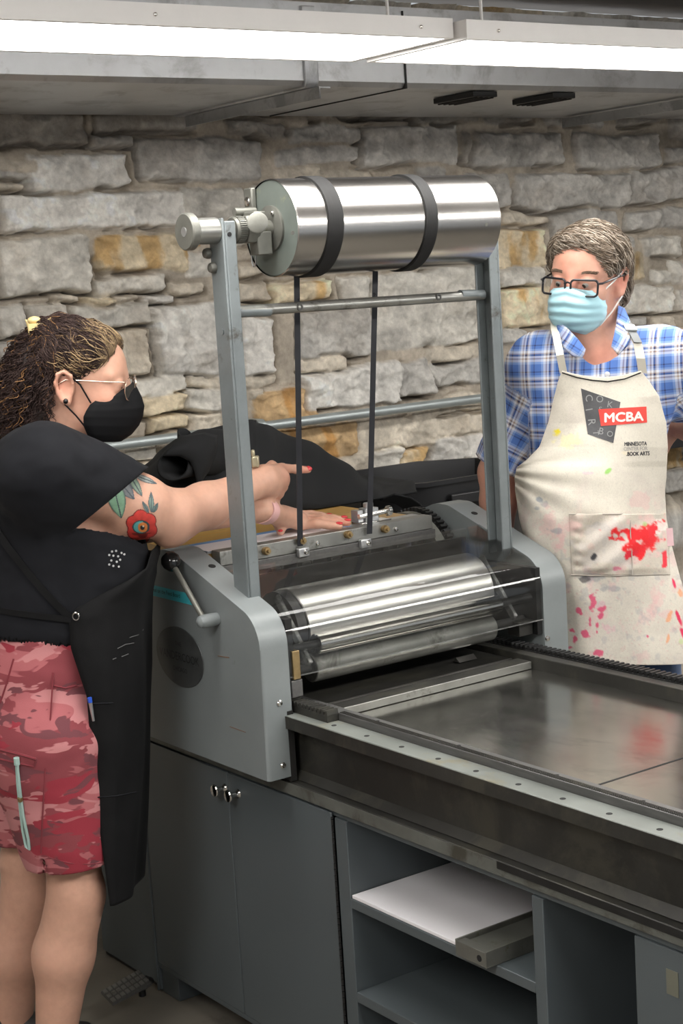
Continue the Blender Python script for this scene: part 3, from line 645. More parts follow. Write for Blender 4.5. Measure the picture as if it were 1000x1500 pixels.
q = P(433, 974, 0, 0.002); MB().box(-.02, .002, q[1] - .006, q[1] + .011, q[2] - .030, q[2] + .028).build('brass_block', M['brass'], pr, .001)
MB().box(-.03, .0015, q[1] - .012, q[1] + .014, q[2] - .066, q[2] - .032).build('stop_block', M['iron_rail'], pr, .001)
q = P(770, 925, 0, -.03); MB().box(-.06, -.02, .70, .741, .838, .872).build('bearing_block', M['iron'], pr, .002)
# ================================================================== BASE CABINET
ct = empty('base_cabinet', (.3, .35, .0238), 'grey steel cabinet under the press with two doors and open shelves', 'cabinet')
Y0, Y1, ZT = .032, .70, .6445
def C(name, mat, x0, x1, y0, y1, z0, z1, bev=.0015): return MB().box(x0, x1, y0, y1, z0, z1).build(name, M[mat], ct, bev)
ZB = .104
C('top_panel', 'cab', -.588, 1.75, Y0 + .004, Y1, ZT - .012, ZT)
C('back_panel', 'cab_shade', -.588, 1.75, Y1 - .012, Y1 - .0005, ZB, ZT - .013)
C('floor_panel', 'cab_shade', -.584, 1.75, Y0 + .003, Y1 - .013, ZB, ZB + .014)
C('side_panel', 'cab', -.588, -.583, Y0 - .003, Y1, .030, ZT - .0125)
C('side_panel', 'cab', .1745, .2125, Y0, Y1 - .013, ZB + .0145, ZT - .0125)
for x0, x1, kx in ((-.5825, -.2088, P(336 - 13, 1163, 1, 0)), (-.2058, .1685, P(348, 1171, 1, 0))):
    d = C('door', 'cab', x0, x1, Y0 - .004, Y0 + .002, ZB - .004, ZT - .004, .002)
    k = MB(); k.lathe((0, 0, 0), (0, -1, 0), [(0, .010), (.003, .007), (.010, .0055), (.018, .007), (.022, .0125), (.025, .0135), (.0275, .012), (.0285, .006), (.0287, .001)], 28)
    cx = -.222 if x0 < -.5 else -.168
    kz = .603
    k.v = [(v[0] + cx, v[1] + Y0 - .0042, v[2] + kz) for v in k.v]; k.build('knob', M['chrome'], d)
C('bottom_rail', 'cab', -.5825, .1745, Y0 - .002, Y0 + .03, ZB - .018, ZB - .0045)
h = MB(); z = ZB
while z < ZT - .012: h.cyl((.1712, Y0 - .003, z), (.1712, Y0 - .003, min(z + .0105, ZT - .012)), .0028, seg=8); z += .0125
h.build('piano_hinge', M['black_iron'], ct)
C('divider', 'cab', .7325, .7595, Y0, Y1 - .013, ZB + .0145, ZT - .0125)
C('shelf', 'cab', .2127, .7323, Y0, Y1 - .013, .459, .4785)
C('shelf', 'cab', .2127, .7323, Y0, Y1 - .013, .268, .289)
C('front_panel', 'cab', .965, 1.75, Y0, Y0 + .02, ZB + .0145, ZT - .0125)
M['tapep'] = pm('yellowed_tape', (.15, .15, .115), .6)
q = P(985, 1440, 1, .032); C('tape_patch', 'tapep', q[0] - .012, q[0] + .012, Y0 - .0012, Y0 - .0002, q[2] - .02, q[2] + .02, 0); 
for fx in (-.588, .19, .9): C('foot', 'cab', fx, fx + .08, Y0 + .004, .12, .0239, .085); C('foot', 'cab', fx, fx + .08, .6, .69, .0239, .085)
C('corner_post', 'cab', -.596, -.5885, Y0 - .006, Y0 + .03, .026, ZT - .02, .003)
# lower stand at the operator end, with its treadle
sd = empty('machine_pedestal', (-.74, .2, .0238), 'dark grey steel pedestal box beside the door end of the cabinet, behind the foot pedal', 'pedestal')
MB().box(-.885, -.61, Y0 + .004, .42, .034, .640).build('body', M['cab'], sd, .003)
MB().box(-.88, -.615, Y0 + .01, .41, .0239, .0335).build('plinth', M['black_iron'], sd)
pd_ = [P(u, v, 2, .075) for (u, v) in ((148, 1452), (203, 1420), (222, 1440), (165, 1470))]
ft = empty('foot_pedal', (float(pd_[0][0]), float(pd_[0][1]), 0), 'studded steel foot pedal near the floor by the cabinet end', 'pedal')
A = [Vector(p) for p in pd_]; m = MB()
m.add([*A, *[a - Vector((0, 0, .006)) for a in A]], [(0, 1, 2, 3), (7, 6, 5, 4), (0, 4, 5, 1), (1, 5, 6, 2), (2, 6, 7, 3), (3, 7, 4, 0)]); m.build('plate', M['iron_rail'], ft)
m = MB(); ex = (A[3] - A[0]) / 3; ey = (A[1] - A[0]) / 8
for i in range(3):
    for j in range(8):
        c = A[0] + ex * (i + .5) + ey * (j + .5) + Vector((0, 0, .0008)); m.obox(c, ex.normalized(), ey.normalized(), (0, 0, 1), ex.length * .36, ey.length * .33, .0015)
m.build('stud', M['barsteel'], ft, .0008)
mid = (A[1] + A[2]) / 2
m = MB(); m.tube([mid - Vector((0, 0, .008)), mid + Vector((-.03, .028, -.03)), Vector((mid.x - .06, Y0 - .02, .02)), Vector((mid.x - .06, Y0 - .02, 0.001))], .009, 10); m.build('arm', M['black_iron'], ft)
# ================================================================== LOOSE THINGS
zs = .4790
A = [P(514, 1313, 2, zs + .005), P(664, 1261, 2, zs + .005), P(776, 1344, 2, zs + .005), P(664, 1384, 2, zs + .005)]
A[0][0] = max(A[0][0], .2145); A[1][0] = A[0][0]
for a in A: a[1] = max(a[1], .034)
A[2][0] = A[3][0] = .531; A[1][1] = A[2][1] = .56
ps_ = MB(); ps_.prism([(a[0], a[1]) for a in A], 2, zs, zs + .007)
tag(ps_.build('paper_stack', M['paper'], None, .001), 'white stack of paper lying on the upper open shelf', 'paper')
tr = empty('steel_tray', (.62, .12, zs), 'shallow worn steel tray beside the paper on the upper shelf', 'tray')
a0, a1 = P(678, 1390, 2, .50), P(722, 1414, 2, .50)
x0, x1 = .555, .637; y0, y1 = .008, .34; zt = zs + .030
for (bx) in ((x0, x1, y0, y1, zs + .0003, zs + .003), (x0, x0 + .004, y0, y1, zs + .003, zt), (x1 - .004, x1, y0, y1, zs + .003, zt), (x0 + .004, x1 - .004, y0, y0 + .02, zs + .003, zt - .002), (x0 + .004, x1 - .004, y1 - .004, y1, zs + .003, zt)):
    MB().box(*bx).build('wall' if bx[4] > zs + .001 else 'bottom', M['caststeel'], tr, .0006)
for ch in tr.children:
    if ch.name.startswith('wall'): ch.name = 'rim'
MB().lathe((x1 - .018, y0 - .0002, zs + .014), (0, -1, 0), [(0, .006), (.0006, .006)], 16).build('drain_hole', M['hole'], tr)
MB().box(x0 + .006, x1 - .006, y0 + .024, y1 - .02, zs + .0032, zs + .022).build('liner', M['caststeel'], tr)
for o in (ct, sd, tr, bpy.data.objects['paper_stack']): push_back(o)
# sheet being fed, with its blue backing
def sheet(name, z, x0, x1, y0, y1, mat, label, cat): return tag(MB().box(x0, x1, y0, y1, z, z + .0008).build(name, M[mat]), label, cat)
sheet('backing_sheet', 1.0957, -.425, -.3035, .078, .47, 'bluetape', 'blue backing sheet under the white sheet on the feed board', 'sheet')
sheet('paper_sheet', 1.0967, -.395, -.3008, .077, .45, 'paper', 'white sheet of paper held on the feed board under her hand', 'paper')
# black bin by the wall
bn = empty('waste_bin', (-1.0, 1.25, 0), 'black plastic bin standing behind the far end of the press', 'bin')
q0, q1, q2 = P(545, 718, 0, -.95), P(640, 702, 0, -1.12), P(704, 708, 0, -.95); zt = 1.075
rim = [P(560, 710, 2, zt), P(640, 701, 2, zt), P(705, 707, 2, zt)]
c = (-1.02, float(rim[1][1]) + .02); hw, hl = .21, .30
oct_ = [(c[0] + sx, c[1] + sy) for sx, sy in ((-hw, -hl * .5), (-hw * .5, -hl), (hw * .5, -hl), (hw, -hl * .5), (hw, hl * .5), (hw * .5, hl), (-hw * .5, hl), (-hw, hl * .5))]
m = MB(); n = 8; vs = []; fs = []
for (k, z) in ((.82, 0.0), (1, zt), (1.03, zt), (1.03, zt + .012), (.97, zt + .012), (.95, zt - .03), (.78, .03)):
    vs += [(c[0] + (x - c[0]) * k, c[1] + (y - c[1]) * k, z) for x, y in oct_]
for r in range(6):
    for i in range(n): fs.append((r * n + i, r * n + (i + 1) % n, (r + 1) * n + (i + 1) % n, (r + 1) * n + i))
fs.append(tuple(range(n))); fs.append(tuple(6 * n + i for i in range(n)))
m.add(vs, fs); m.build('body', M['blackplastic'], bn)
MB().box(c[0] + hw * 1.03, c[0] + hw * 1.03 + .015, c[1] - .08, c[1] + .08, zt - .06, zt - .03).build('handle', M['blackplastic'], bn, .003)
# ================================================================== BODIES: smooth blended solids, skinned to one mesh
R_ = np.array([.588, .809, 0.]); R_ /= np.linalg.norm(R_); N_ = np.array([R_[1], -R_[0], 0.]); UZ = np.array([0, 0, 1.])
class Sdf:
    def __init__(s, lo, hi, h):
        s.lo = np.array(lo, float); s.h = h; s.n = np.ceil((np.array(hi) - s.lo) / h).astype(int) + 1
        s.D = np.full(tuple(s.n), 1.0, np.float32)
    def sub(s, lo, hi):
        a = np.clip(np.floor((np.array(lo) - s.lo) / s.h).astype(int), 0, s.n - 1); b = np.clip(np.ceil((np.array(hi) - s.lo) / s.h).astype(int) + 1, 0, s.n)
        b = np.maximum(b, a + 1); ax = [(s.lo[i] + s.h * np.arange(a[i], b[i])).astype(np.float32) for i in range(3)]
        return tuple(slice(a[i], b[i]) for i in range(3)), ax[0][:, None, None], ax[1][None, :, None], ax[2][None, None, :]
    def put(s, sl, d, k, op='u'):
        D = s.D[sl]; d = d.astype(np.float32)
        if op == 'u':
            if k > 0: q = np.maximum(k - np.abs(D - d), 0) / k; s.D[sl] = np.minimum(D, d) - q * q * k * .25
            else: s.D[sl] = np.minimum(D, d)
        elif op == 's':
            if k > 0: q = np.maximum(k - np.abs(D + d), 0) / k; s.D[sl] = np.maximum(D, -d) + q * q * k * .25
            else: s.D[sl] = np.maximum(D, -d)
        elif op == 'i': s.D[sl] = np.maximum(D, d)
    def cone(s, p0, p1, r0, r1, k=.02, op='u', flat=None):
        # tapered capsule; flat=(axis, factor) squashes the section along axis
        p0 = np.array(p0, float); p1 = np.array(p1, float); m = max(r0, r1) + k + .02
        sl, X, Y, Z = s.sub(np.minimum(p0, p1) - m, np.maximum(p0, p1) + m)
        d = p1 - p0; L = float(d @ d) + 1e-12
        x, y, z = X - p0[0], Y - p0[1], Z - p0[2]
        t = np.clip((x * d[0] + y * d[1] + z * d[2]) / L, 0, 1)
        x, y, z = x - t * d[0], y - t * d[1], z - t * d[2]
        if flat is not None:
            a, f = np.array(flat[0], float), flat[1]; a /= np.linalg.norm(a); w = x * a[0] + y * a[1] + z * a[2]; g = w * (1 / f - 1)
            x, y, z = x + g * a[0], y + g * a[1], z + g * a[2]
            s.put(sl, (np.sqrt(x * x + y * y + z * z) - (r0 + (r1 - r0) * t)) * (f + (1 - f) * .35), k, op); return s
        s.put(sl, np.sqrt(x * x + y * y + z * z) - (r0 + (r1 - r0) * t), k, op); return s
    def chain(s, pts, rs, k=.02, op='u'):
        for a, b, ra, rb in zip(pts, pts[1:], rs, rs[1:]): s.cone(a, b, ra, rb, k, op)
        return s
    def ell(s, c, r, k=.02, op='u', ax=None):
        c = np.array(c, float); r = np.array(r, float) if hasattr(r, '__len__') else np.array([r] * 3, float)
        A = np.array(ax, float) if ax is not None else np.eye(3)
        ext = np.sqrt(((A * r[:, None]) ** 2).sum(0)) + k + .02
        sl, X, Y, Z = s.sub(c - ext, c + ext); x, y, z = X - c[0], Y - c[1], Z - c[2]
        k0 = 0; k1 = 0
        for i in range(3):
            q = x * A[i][0] + y * A[i][1] + z * A[i][2]; k0 = k0 + (q / r[i]) ** 2; k1 = k1 + (q / r[i] ** 2) ** 2
        k0 = np.sqrt(k0); d = k0 * (k0 - 1) / np.sqrt(k1 + 1e-12); s.put(sl, d, k, op); return s
    def plane(s, p, n, lo=None, hi=None, op='i', k=0):
        n = np.array(n, float); n /= np.linalg.norm(n)
        sl, X, Y, Z = s.sub(s.lo if lo is None else lo, s.lo + s.h * s.n if hi is None else hi)
        s.put(sl, (X - p[0]) * n[0] + (Y - p[1]) * n[1] + (Z - p[2]) * n[2], k, op); return s
    def shell(s, t): s.D = np.maximum(s.D, -(s.D + t)); return s
    def wrinkle(s, amp, sc, seed, stretch=(1, 1, 1)):
        idx = np.argwhere(np.abs(s.D) < .02)
        p = s.lo + idx * s.h
        w = fbm(p[:, 0] * sc * stretch[0], p[:, 1] * sc * stretch[1], p[:, 2] * sc * stretch[2], seed, 3)
        s.D[idx[:, 0], idx[:, 1], idx[:, 2]] += (amp * 2 * w).astype(np.float32); return s
    def mesh(s):
        D = s.D; D[0] = np.maximum(D[0], .01); D[-1] = np.maximum(D[-1], .01); D[:, 0] = np.maximum(D[:, 0], .01); D[:, -1] = np.maximum(D[:, -1], .01); D[:, :, 0] = np.maximum(D[:, :, 0], .01); D[:, :, -1] = np.maximum(D[:, :, -1], .01)
        S = D < 0; nx, ny, nz = S.shape
        c = [S[i:nx - 1 + i, j:ny - 1 + j, k:nz - 1 + k] for i in (0, 1) for j in (0, 1) for k in (0, 1)]
        al = c[0].copy(); an = c[0].copy()
        for q in c[1:]: al &= q; an |= q
        act = np.argwhere(an & ~al); N = len(act); idm = np.full((nx - 1, ny - 1, nz - 1), -1, np.int32); idm[act[:, 0], act[:, 1], act[:, 2]] = np.arange(N)
        off = [(i, j, k) for i in (0, 1) for j in (0, 1) for k in (0, 1)]
        val = np.stack([D[act[:, 0] + i, act[:, 1] + j, act[:, 2] + k] for i, j, k in off], 1); acc = np.zeros((N, 3)); cnt = np.zeros(N)
        for a in range(8):
            for b in range(a + 1, 8):
                df = [abs(off[a][q] - off[b][q]) for q in range(3)]
                if sum(df) != 1: continue
                va, vb = val[:, a], val[:, b]; m = (va < 0) != (vb < 0); t = np.where(m, va / np.where(m, va - vb, 1), 0)
                p = np.array(off[a])[None] + t[:, None] * (np.array(off[b]) - np.array(off[a]))[None]; acc[m] += p[m]; cnt[m] += 1
        V = s.lo + (act + acc / cnt[:, None]) * s.h; F = []
        for ax in range(3):
            sh = [slice(None)] * 3; sa = list(sh); sb = list(sh); sa[ax] = slice(0, -1); sb[ax] = slice(1, None)
            A, B = S[tuple(sa)], S[tuple(sb)]; e = np.argwhere(A != B); u, w = [q for q in range(3) if q != ax]
            e = e[(e[:, u] > 0) & (e[:, w] > 0) & (e[:, u] < D.shape[u] - 1) & (e[:, w] < D.shape[w] - 1)]
            def g(du, dw): q = e.copy(); q[:, u] -= du; q[:, w] -= dw; return idm[q[:, 0], q[:, 1], q[:, 2]]
            q = np.stack([g(1, 1), g(0, 1), g(0, 0), g(1, 0)], 1); flip = A[e[:, 0], e[:, 1], e[:, 2]]
            if ax == 1: flip = ~flip
            q[~flip] = q[~flip][:, ::-1]; F.append(q)
        F = np.concatenate(F); F = F[(F >= 0).all(1)]
        # relax the stair steps a little
        for it in range(2):
            acc = np.zeros_like(V); cn = np.zeros(len(V))
            for a in range(4):
                b = (a + 1) % 4; np.add.at(acc, F[:, a], V[F[:, b]]); np.add.at(acc, F[:, b], V[F[:, a]]); np.add.at(cn, F[:, a], 1); np.add.at(cn, F[:, b], 1)
            V = V + .35 * (acc / np.maximum(cn, 1)[:, None] - V)
        return V, F
    def value(s, p):
        q = (np.atleast_2d(p) - s.lo) / s.h; i = np.clip(np.floor(q).astype(int), 0, s.n - 2); f = q - i; r = 0
        for a in (0, 1):
            for b in (0, 1):
                for c in (0, 1):
                    r = r + s.D[i[:, 0] + a, i[:, 1] + b, i[:, 2] + c] * (f[:, 0] if a else 1 - f[:, 0]) * (f[:, 1] if b else 1 - f[:, 1]) * (f[:, 2] if c else 1 - f[:, 2])
        return r
    def march(s, p, d, tmax=.4, step=.002):
        # first surface hit from points p along direction d
        p = np.atleast_2d(p).astype(float).copy(); d = np.atleast_2d(d); d = d / np.linalg.norm(d, axis=1)[:, None]; t = np.zeros(len(p)); done = np.zeros(len(p), bool)
        for k in range(int(tmax / step)):
            v = s.value(p + d * t[:, None]); done |= v < 0; t = np.where(done, t, t + np.clip(v * .7, step * .25, .02))
            if done.all() or (t > tmax).all(): break
        return p + d * t[:, None], done
def curl_strand(path, amp, pitch, ph, n=16):
    path = [Vector(p) for p in path]; out = []
    L = sum((b - a).length for a, b in zip(path, path[1:])); 
    for i in range(n):
        t = i / (n - 1) * (len(path) - 1); j = min(int(t), len(path) - 2); f = t - j
        # catmull-rom
        p0, p1, p2, p3 = path[max(j - 1, 0)], path[j], path[j + 1], path[min(j + 2, len(path) - 1)]
        q = .5 * ((2 * p1) + (p2 - p0) * f + (2 * p0 - 5 * p1 + 4 * p2 - p3) * f * f + (3 * p1 - p0 - 3 * p2 + p3) * f ** 3)
        d = (p2 - p1).normalized(); x, y, _ = frame_of(d); a = ph + 2 * math.pi * (i / (n - 1)) * L / pitch; am = amp * min(1, 3 * i / n)
        out.append(q + x * (am * math.cos(a)) + y * (am * math.sin(a)))
    return out
def surf_strands(Sd, p, flow, L, n, lift, wave=0., rnd_=None):
    # hairs that lie along the surface: step with the flow, drop back on to the solid each time
    p = np.array(p, float); N = len(p); out = np.zeros((N, n, 3)); h = Sd.h
    def grad(q):
        g = np.stack([Sd.value(q + e) - Sd.value(q - e) for e in np.eye(3) * h], 1); return g / (np.linalg.norm(g, axis=1)[:, None] + 1e-9)
    ph = nrs.uniform(0, 6.28, N); jit = nrs.normal(0, .22, (N, 3))
    for i in range(n):
        t = i / (n - 1); g = grad(p); out[:, i] = p + g * (lift[:, None] * math.sin(min(1, .12 + t * 1.15) * math.pi * .62))
        d = flow(p, t) + jit; d = d - g * (d * g).sum(1)[:, None]; d /= np.linalg.norm(d, axis=1)[:, None] + 1e-9
        if wave: s_ = np.cross(g, d); d = d + s_ * (wave * np.sin(ph + t * L / .012 * 1.2))[:, None]
        p = p + d * (L / (n - 1))[:, None]; p = p - grad(p) * np.clip(Sd.value(p), -.02, .02)[:, None]
    return out
def hair_mesh(name, strands, mat, parent, label=None, base=None):
    # strands: list of (points, radius, colour)
    m = MB(); cols = []
    for pts, r, c in strands:
        n = len(pts); m.tube(pts, [r * (.55 + .45 * math.sin(math.pi * (.15 + .8 * i / (n - 1)))) for i in range(n)], 4, False); cols += [c] * (4 * n)
    V = np.array(m.v); F = np.array(m.f); C = np.array(cols)
    if base is not None:
        F = np.concatenate([F, base[1] + len(V)]); C = np.concatenate([C, base[2]]); V = np.concatenate([V, base[0]])
    o = mesh_np(name, V, F, mat, parent, 0, C)
    if label: o['label'] = label
    return o
def tint_mat(name, rough=.5, var=.15, scale=90, bump=0., spec=None, sheen=0, sub=0, stretch=(1, 1, 1)):
    n = NT(name); at = n.n('ShaderNodeAttribute', _attribute_name='tint'); v = n.coord(stretch); f = n.noise(v, scale, 4)
    c = n.mix(1, at.outputs['Color'], n.ramp(f, [(.3, 1 - var), (.7, 1 + var)]), 'MULTIPLY')
    kw = {}
    if sheen: kw['Sheen Weight'] = sheen
    if sub: kw['Subsurface Weight'] = sub; kw['Subsurface Radius'] = (.012, .005, .003); kw['Subsurface Scale'] = .6
    if spec is not None: kw['Specular IOR Level'] = spec
    return n.bsdf(c, rough, 0, n.noise(v, scale * 2, 3) if bump else None, bump, .002, **kw)
def fabric(name, base, rough=.85, weave=900, var=.1, bump=.25, big=12, sheen=.15, bdist=.0012, spec=.3):
    n = NT(name); v = n.coord(); f = n.noise(v, big, 5, .6); c = n.ramp(f, [(.3, mul(base, 1 - var)), (.7, mul(base, 1 + var))])
    return n.bsdf(c, rough, 0, n.noise(v, weave, 2), bump, bdist, Sheen__Weight=sheen, Specular__IOR__Level=spec)
M['skin'] = tint_mat('skin', .5, .06, 60, .08, sub=.12)
M['hair'] = tint_mat('hair_strands', .55, .15, 40, 0, spec=.16)
M['blackcotton'] = fabric('black_cotton_jersey', (.0115, .012, .0145), .85, 900, .15, .2, sheen=.02, spec=.12)
M['blackcanvas'] = fabric('black_canvas', (.0085, .0085, .009), .8, 700, .25, .3, sheen=.015, spec=.12)
M['blackwool'] = fabric('black_felt_cloth', (.013, .0135, .0142), .85, 800, .12, .2, sheen=.02, spec=.12)
M['maskblack'] = fabric('black_mask_fabric', (.009, .009, .010), .75, 1200, .1, .15, sheen=.01, spec=.12)
M['maskblue'] = fabric('blue_mask_fabric', (.40, .66, .74), .7, 1000, .05, .2)
M['whitecord'] = fabric('white_elastic', (.72, .72, .70), .8, 800, .05)
M['denim'] = fabric('blue_denim', (.05, .085, .17), .85, 900, .2, .3)
M['eyewhite'] = pm('eye_white', (.42, .38, .35), .2, var=.03); M['iris'] = pm('dark_iris', (.03, .025, .02), .15)
M['nailred'] = pm('red_nail_polish', (.62, .05, .06), .2, var=.05)
M['frame_black'] = pm('black_spectacle_frame', (.015, .015, .018), .3)
M['frame_gold'] = pm('thin_gold_frame', (.55, .42, .33), .25, .8)
M['shoe'] = pm('dark_shoe_leather', (.03, .028, .027), .5); M['sock'] = pm('white_sock', (.7, .7, .7), .85)
def head(S, c, fx, fz, sc=1.0, fem=False):
    fx = np.array(fx, float); fx /= np.linalg.norm(fx); fz = np.array(fz, float); fz -= fx * (fz @ fx); fz /= np.linalg.norm(fz); fy = np.cross(fz, fx)
    A = np.array([fx, fy, fz]); L = lambda x, y, z: c + (fx * x + fy * y + fz * z) * sc
    e = lambda p, r, k=.02, op='u': S.ell(L(*p), np.array(r) * sc, k, op, A)
    e((-.012, 0, .032), (.097, .076, .086), 0); e((.03, 0, -.03), (.064, .064, .085), .03); e((.045, 0, .03), (.048, .058, .05), .03)
    e((.028, 0, -.082), (.058, .054, .034), .03); e((.073, 0, -.097), (.018, .022, .016), .025)
    for s in (-1, 1):
        e((.058, s * (.034 if fem else .038), -.035), ((.030, .027, .028) if fem else (.034, .03, .028)), .02); S.cone(L(.084, s * .012, .016), L(.072, s * .047, .014), .011 * sc, .010 * sc, .014)
        e((.096, s * .032, -.006), (.019, .0185, .0125), .012, 's'); e((.0785, s * .032, -.006), (.0165, .019, .0135), .004)
        S.cone(L(.0925, s * .020, .0015), L(.0865, s * .046, -.001), .0045 * sc, .004 * sc, .006); S.cone(L(.0915, s * .021, -.0145), L(.0865, s * .044, -.0135), .0035 * sc, .0035 * sc, .008)
        e((.0800, s * .032, .0005), (.0185, .0195, .0135 if fem else .0115), .003)      # upper lid
        # ear: rim, bowl and lobe
        o = lambda x, y, z: L(x - .010, s * (.074 + y), z - .012)
        S.ell(o(0, .002, .0), np.array((.018, .006, .030)) * sc, .006, 'u', A)
        rim = [o(.012, .006, .008), o(.010, .011, .024), o(-.002, .014, .033), o(-.015, .015, .026), o(-.019, .014, .008), o(-.013, .011, -.012), o(-.004, .008, -.025), o(.005, .005, -.029), o(.009, .004, -.018)]
        S.chain(rim, [.0042 * sc, .0045 * sc, .0045 * sc, .0048 * sc, .0045 * sc, .0045 * sc, .006 * sc, .006 * sc, .004 * sc], .004)
        S.ell(o(.002, .011, .002), np.array((.009, .006, .013)) * sc, .004, 's', A)
    S.cone(L(.090, 0, .012), L(.116, 0, -.036), .0095 * sc, .013 * sc, .014)
    for s in (-1, 1): e((.103, s * .0125, -.041), (.012, .009, .009), .008)
    e((.088, 0, -.066), (.014, .024, .008), .01); e((.0865, 0, -.077), (.013, .02, .007), .008)
    return L, A
def ring_tube(c, ax, ay, rx, ry, n=40): return [Vector(c) + Vector(ax) * (rx * math.cos(2 * math.pi * i / n)) + Vector(ay) * (ry * math.sin(2 * math.pi * i / n)) for i in range(n + 1)]
# ================================================================== THE WOMAN AT THE FEED BOARD (seen in profile)
OW = PD(60, 1000, 3.42)
def W(u, v, n=0.):
    d = ray(u, v); t = ((OW - CAM) @ N_ + n) / (d @ N_); return CAM + d * t
wm = None
SKW = np.array((.59, .335, .24))
S = Sdf((-1.15, -.90, -.01), (.16, .62, 1.64), .004)
hc = W(113, 556, 0); fxd = R_ * .992 - UZ * .12
Lw, Aw = head(S, hc, fxd, UZ + R_ * .12, 1.0, True)
S.cone(Lw(-.035, 0, -.06), W(68, 675, 0), .056, .066, .04)
def torso_w(S, o, arms=True):
    S.cone(W(52, 700, .11), W(52, 700, -.11), .088 + o, .088 + o, .05)
    A = np.array([R_, N_, UZ])
    S.ell(W(85, 770, 0), (.150 + o, .175 + o, .17 + o), .06, 'u', A); S.ell(W(132, 822, .058), (.10 + o, .085 + o, .085 + o), .05, 'u', A); S.ell(W(132, 822, -.075), (.10 + o, .10 + o, .085 + o), .05, 'u', A)
    S.ell(W(88, 890, 0), (.172 + o, .188 + o, .17 + o), .08, 'u', A)
def hips_w(S, o, leg=True):
    A = np.array([R_, N_, UZ]); S.ell(W(66, 1035, 0), (.162 + o, .198 + o, .17 + o), .06, 'u', A); S.ell(W(80, 960, 0), (.16 + o, .19 + o, .12 + o), .06, 'u', A)
    for s, k, kk in ((1, W(106, 1262, .105), W(112, 1310, .105)), (-1, W(38, 1262, -.085), W(42, 1310, -.085))):
        S.cone(W(72, 1085, s * .10), k, .118 + o, .070 + o, .05)
        if leg: S.cone(k, kk, .070 + o, .060 + o, .03)
torso_w(S, -.022); hips_w(S, -.020)
for (kn, ca, an, toe) in (((112, 1310, .105), (93, 1398, .105), (78, 1560, .105), .16), ((42, 1310, -.085), (22, 1398, -.085), (14, 1560, -.085), .16)):
    S.cone(W(*kn), W(*ca), .060, .060, .03); S.cone(W(*ca), W(*an), .058, .036, .03)
    a = W(*an); heel = a.copy(); heel[2] = .045; S.cone(a, heel, .036, .036, .02); S.cone(heel - R_ * .02, heel + R_ * .15 - UZ * .012, .036, .028, .02)
# near arm, pointing hand
sh, el, wr = W(76, 694, .165), W(252, 757, -.01), W(386, 704, -.195)
S.cone(sh, el, .066, .050, .03); S.ell(W(200, 742, .05), .060, .04); S.cone(el, W(300, 741, -.085), .051, .047, .03); S.cone(W(300, 741, -.085), wr, .047, .029, .02, flat=(N_, .85))
S.ell(W(246, 781, -.01), .024, .03)
S.cone(wr, W(403, 702, -.23), .031, .033, .02, flat=(N_, .62)); S.ell(W(392, 716, -.215), (.022, .018, .026), .015, 'u', np.array([R_, N_, UZ]))
def finger(pts, rs): S.chain([W(*p) for p in pts], rs, .006)
finger([(403, 690, -.235), (412, 686, -.25), (433, 687, -.290), (451, 688.5, -.305)], [.0125, .0115, .0098, .0082])
finger([(405, 698, -.237), (416, 701, -.255), (411, 714, -.27), (400, 712, -.26)], [.0125, .0115, .0105, .009])
finger([(404, 708, -.23), (414, 713, -.247), (408, 724, -.26), (397, 720, -.25)], [.012, .011, .010, .009])
finger([(401, 717, -.22), (409, 723, -.235), (403, 731, -.245), (394, 727, -.24)], [.011, .010, .009, .008])
finger([(388, 690, -.24), (398, 682, -.26), (410, 690, -.277)], [.013, .011, .009])
# far arm, flat hand on the sheet
def Bd(u, v, z): return P(u, v, 2, z)
wl = W(384, 748, -.215)
S.cone(W(75, 700, -.17), W(215, 762, -.17), .062, .046, .03); S.cone(W(215, 762, -.17), wl, .048, .028, .02, flat=(UZ, .9))
kz = 1.117
kn = [Bd(441, 769, 1.114), Bd(447, 764, 1.116), Bd(445, 759, 1.117), Bd(437, 755, 1.116)]
S.cone(wl, (kn[1] + kn[2]) / 2 * .7 + wl * .3, .029, .030, .02, flat=(UZ, .62))
for q in kn: S.cone(wl * .55 + q * .45, q, .018, .0125, .014)
tips = [Bd(497, 771, 1.1085), Bd(509, 766, 1.1085), Bd(504, 761.5, 1.1085), Bd(482, 758, 1.1085)]
for a, b in zip(kn, tips):
    m1 = a * .6 + b * .4 + UZ * .004; m2 = a * .28 + b * .72 + UZ * .002; S.chain([a, m1, m2, b], [.0115, .0102, .0095, .008], .006)
tb = [wl * .7 + kn[0] * .3, Bd(410, 766, 1.121), Bd(411, 779, 1.1085)]
S.chain(tb, [.018, .013, .0095], .012)
V, F = S.mesh(); SW = S
# tone: a little redder at cheeks, knuckles, elbow
def tone(V, base, spots):
    c = np.tile(base, (len(V), 1))
    for p, r, t in spots: w = np.exp(-((V - p) ** 2).sum(1) / r ** 2)[:, None] * .8; c = c * (1 - w) + np.array(t) * base * w
    return np.clip(c, 0, 1)
rc = [(W(246, 785, .16), .03, (1.05, .82, .78)), (W(414, 700, -.24), .025, (1.06, .80, .76)), (W(150, 600, .05), .05, (1.04, .86, .82)), (Lw(-.02, -.08, -.01), .025, (1.05, .78, .74)), (kn[1], .03, (1.05, .84, .80)), (W(445, 688, -.30), .02, (1.08, .72, .68)), (tips[1], .03, (1.06, .74, .70))]
wm = mesh_np('person', V, F, M['skin'], None, 0, tone(V, SKW, rc)); tag(wm, 'woman in black t-shirt and red camouflage shorts pointing across the press', 'person')
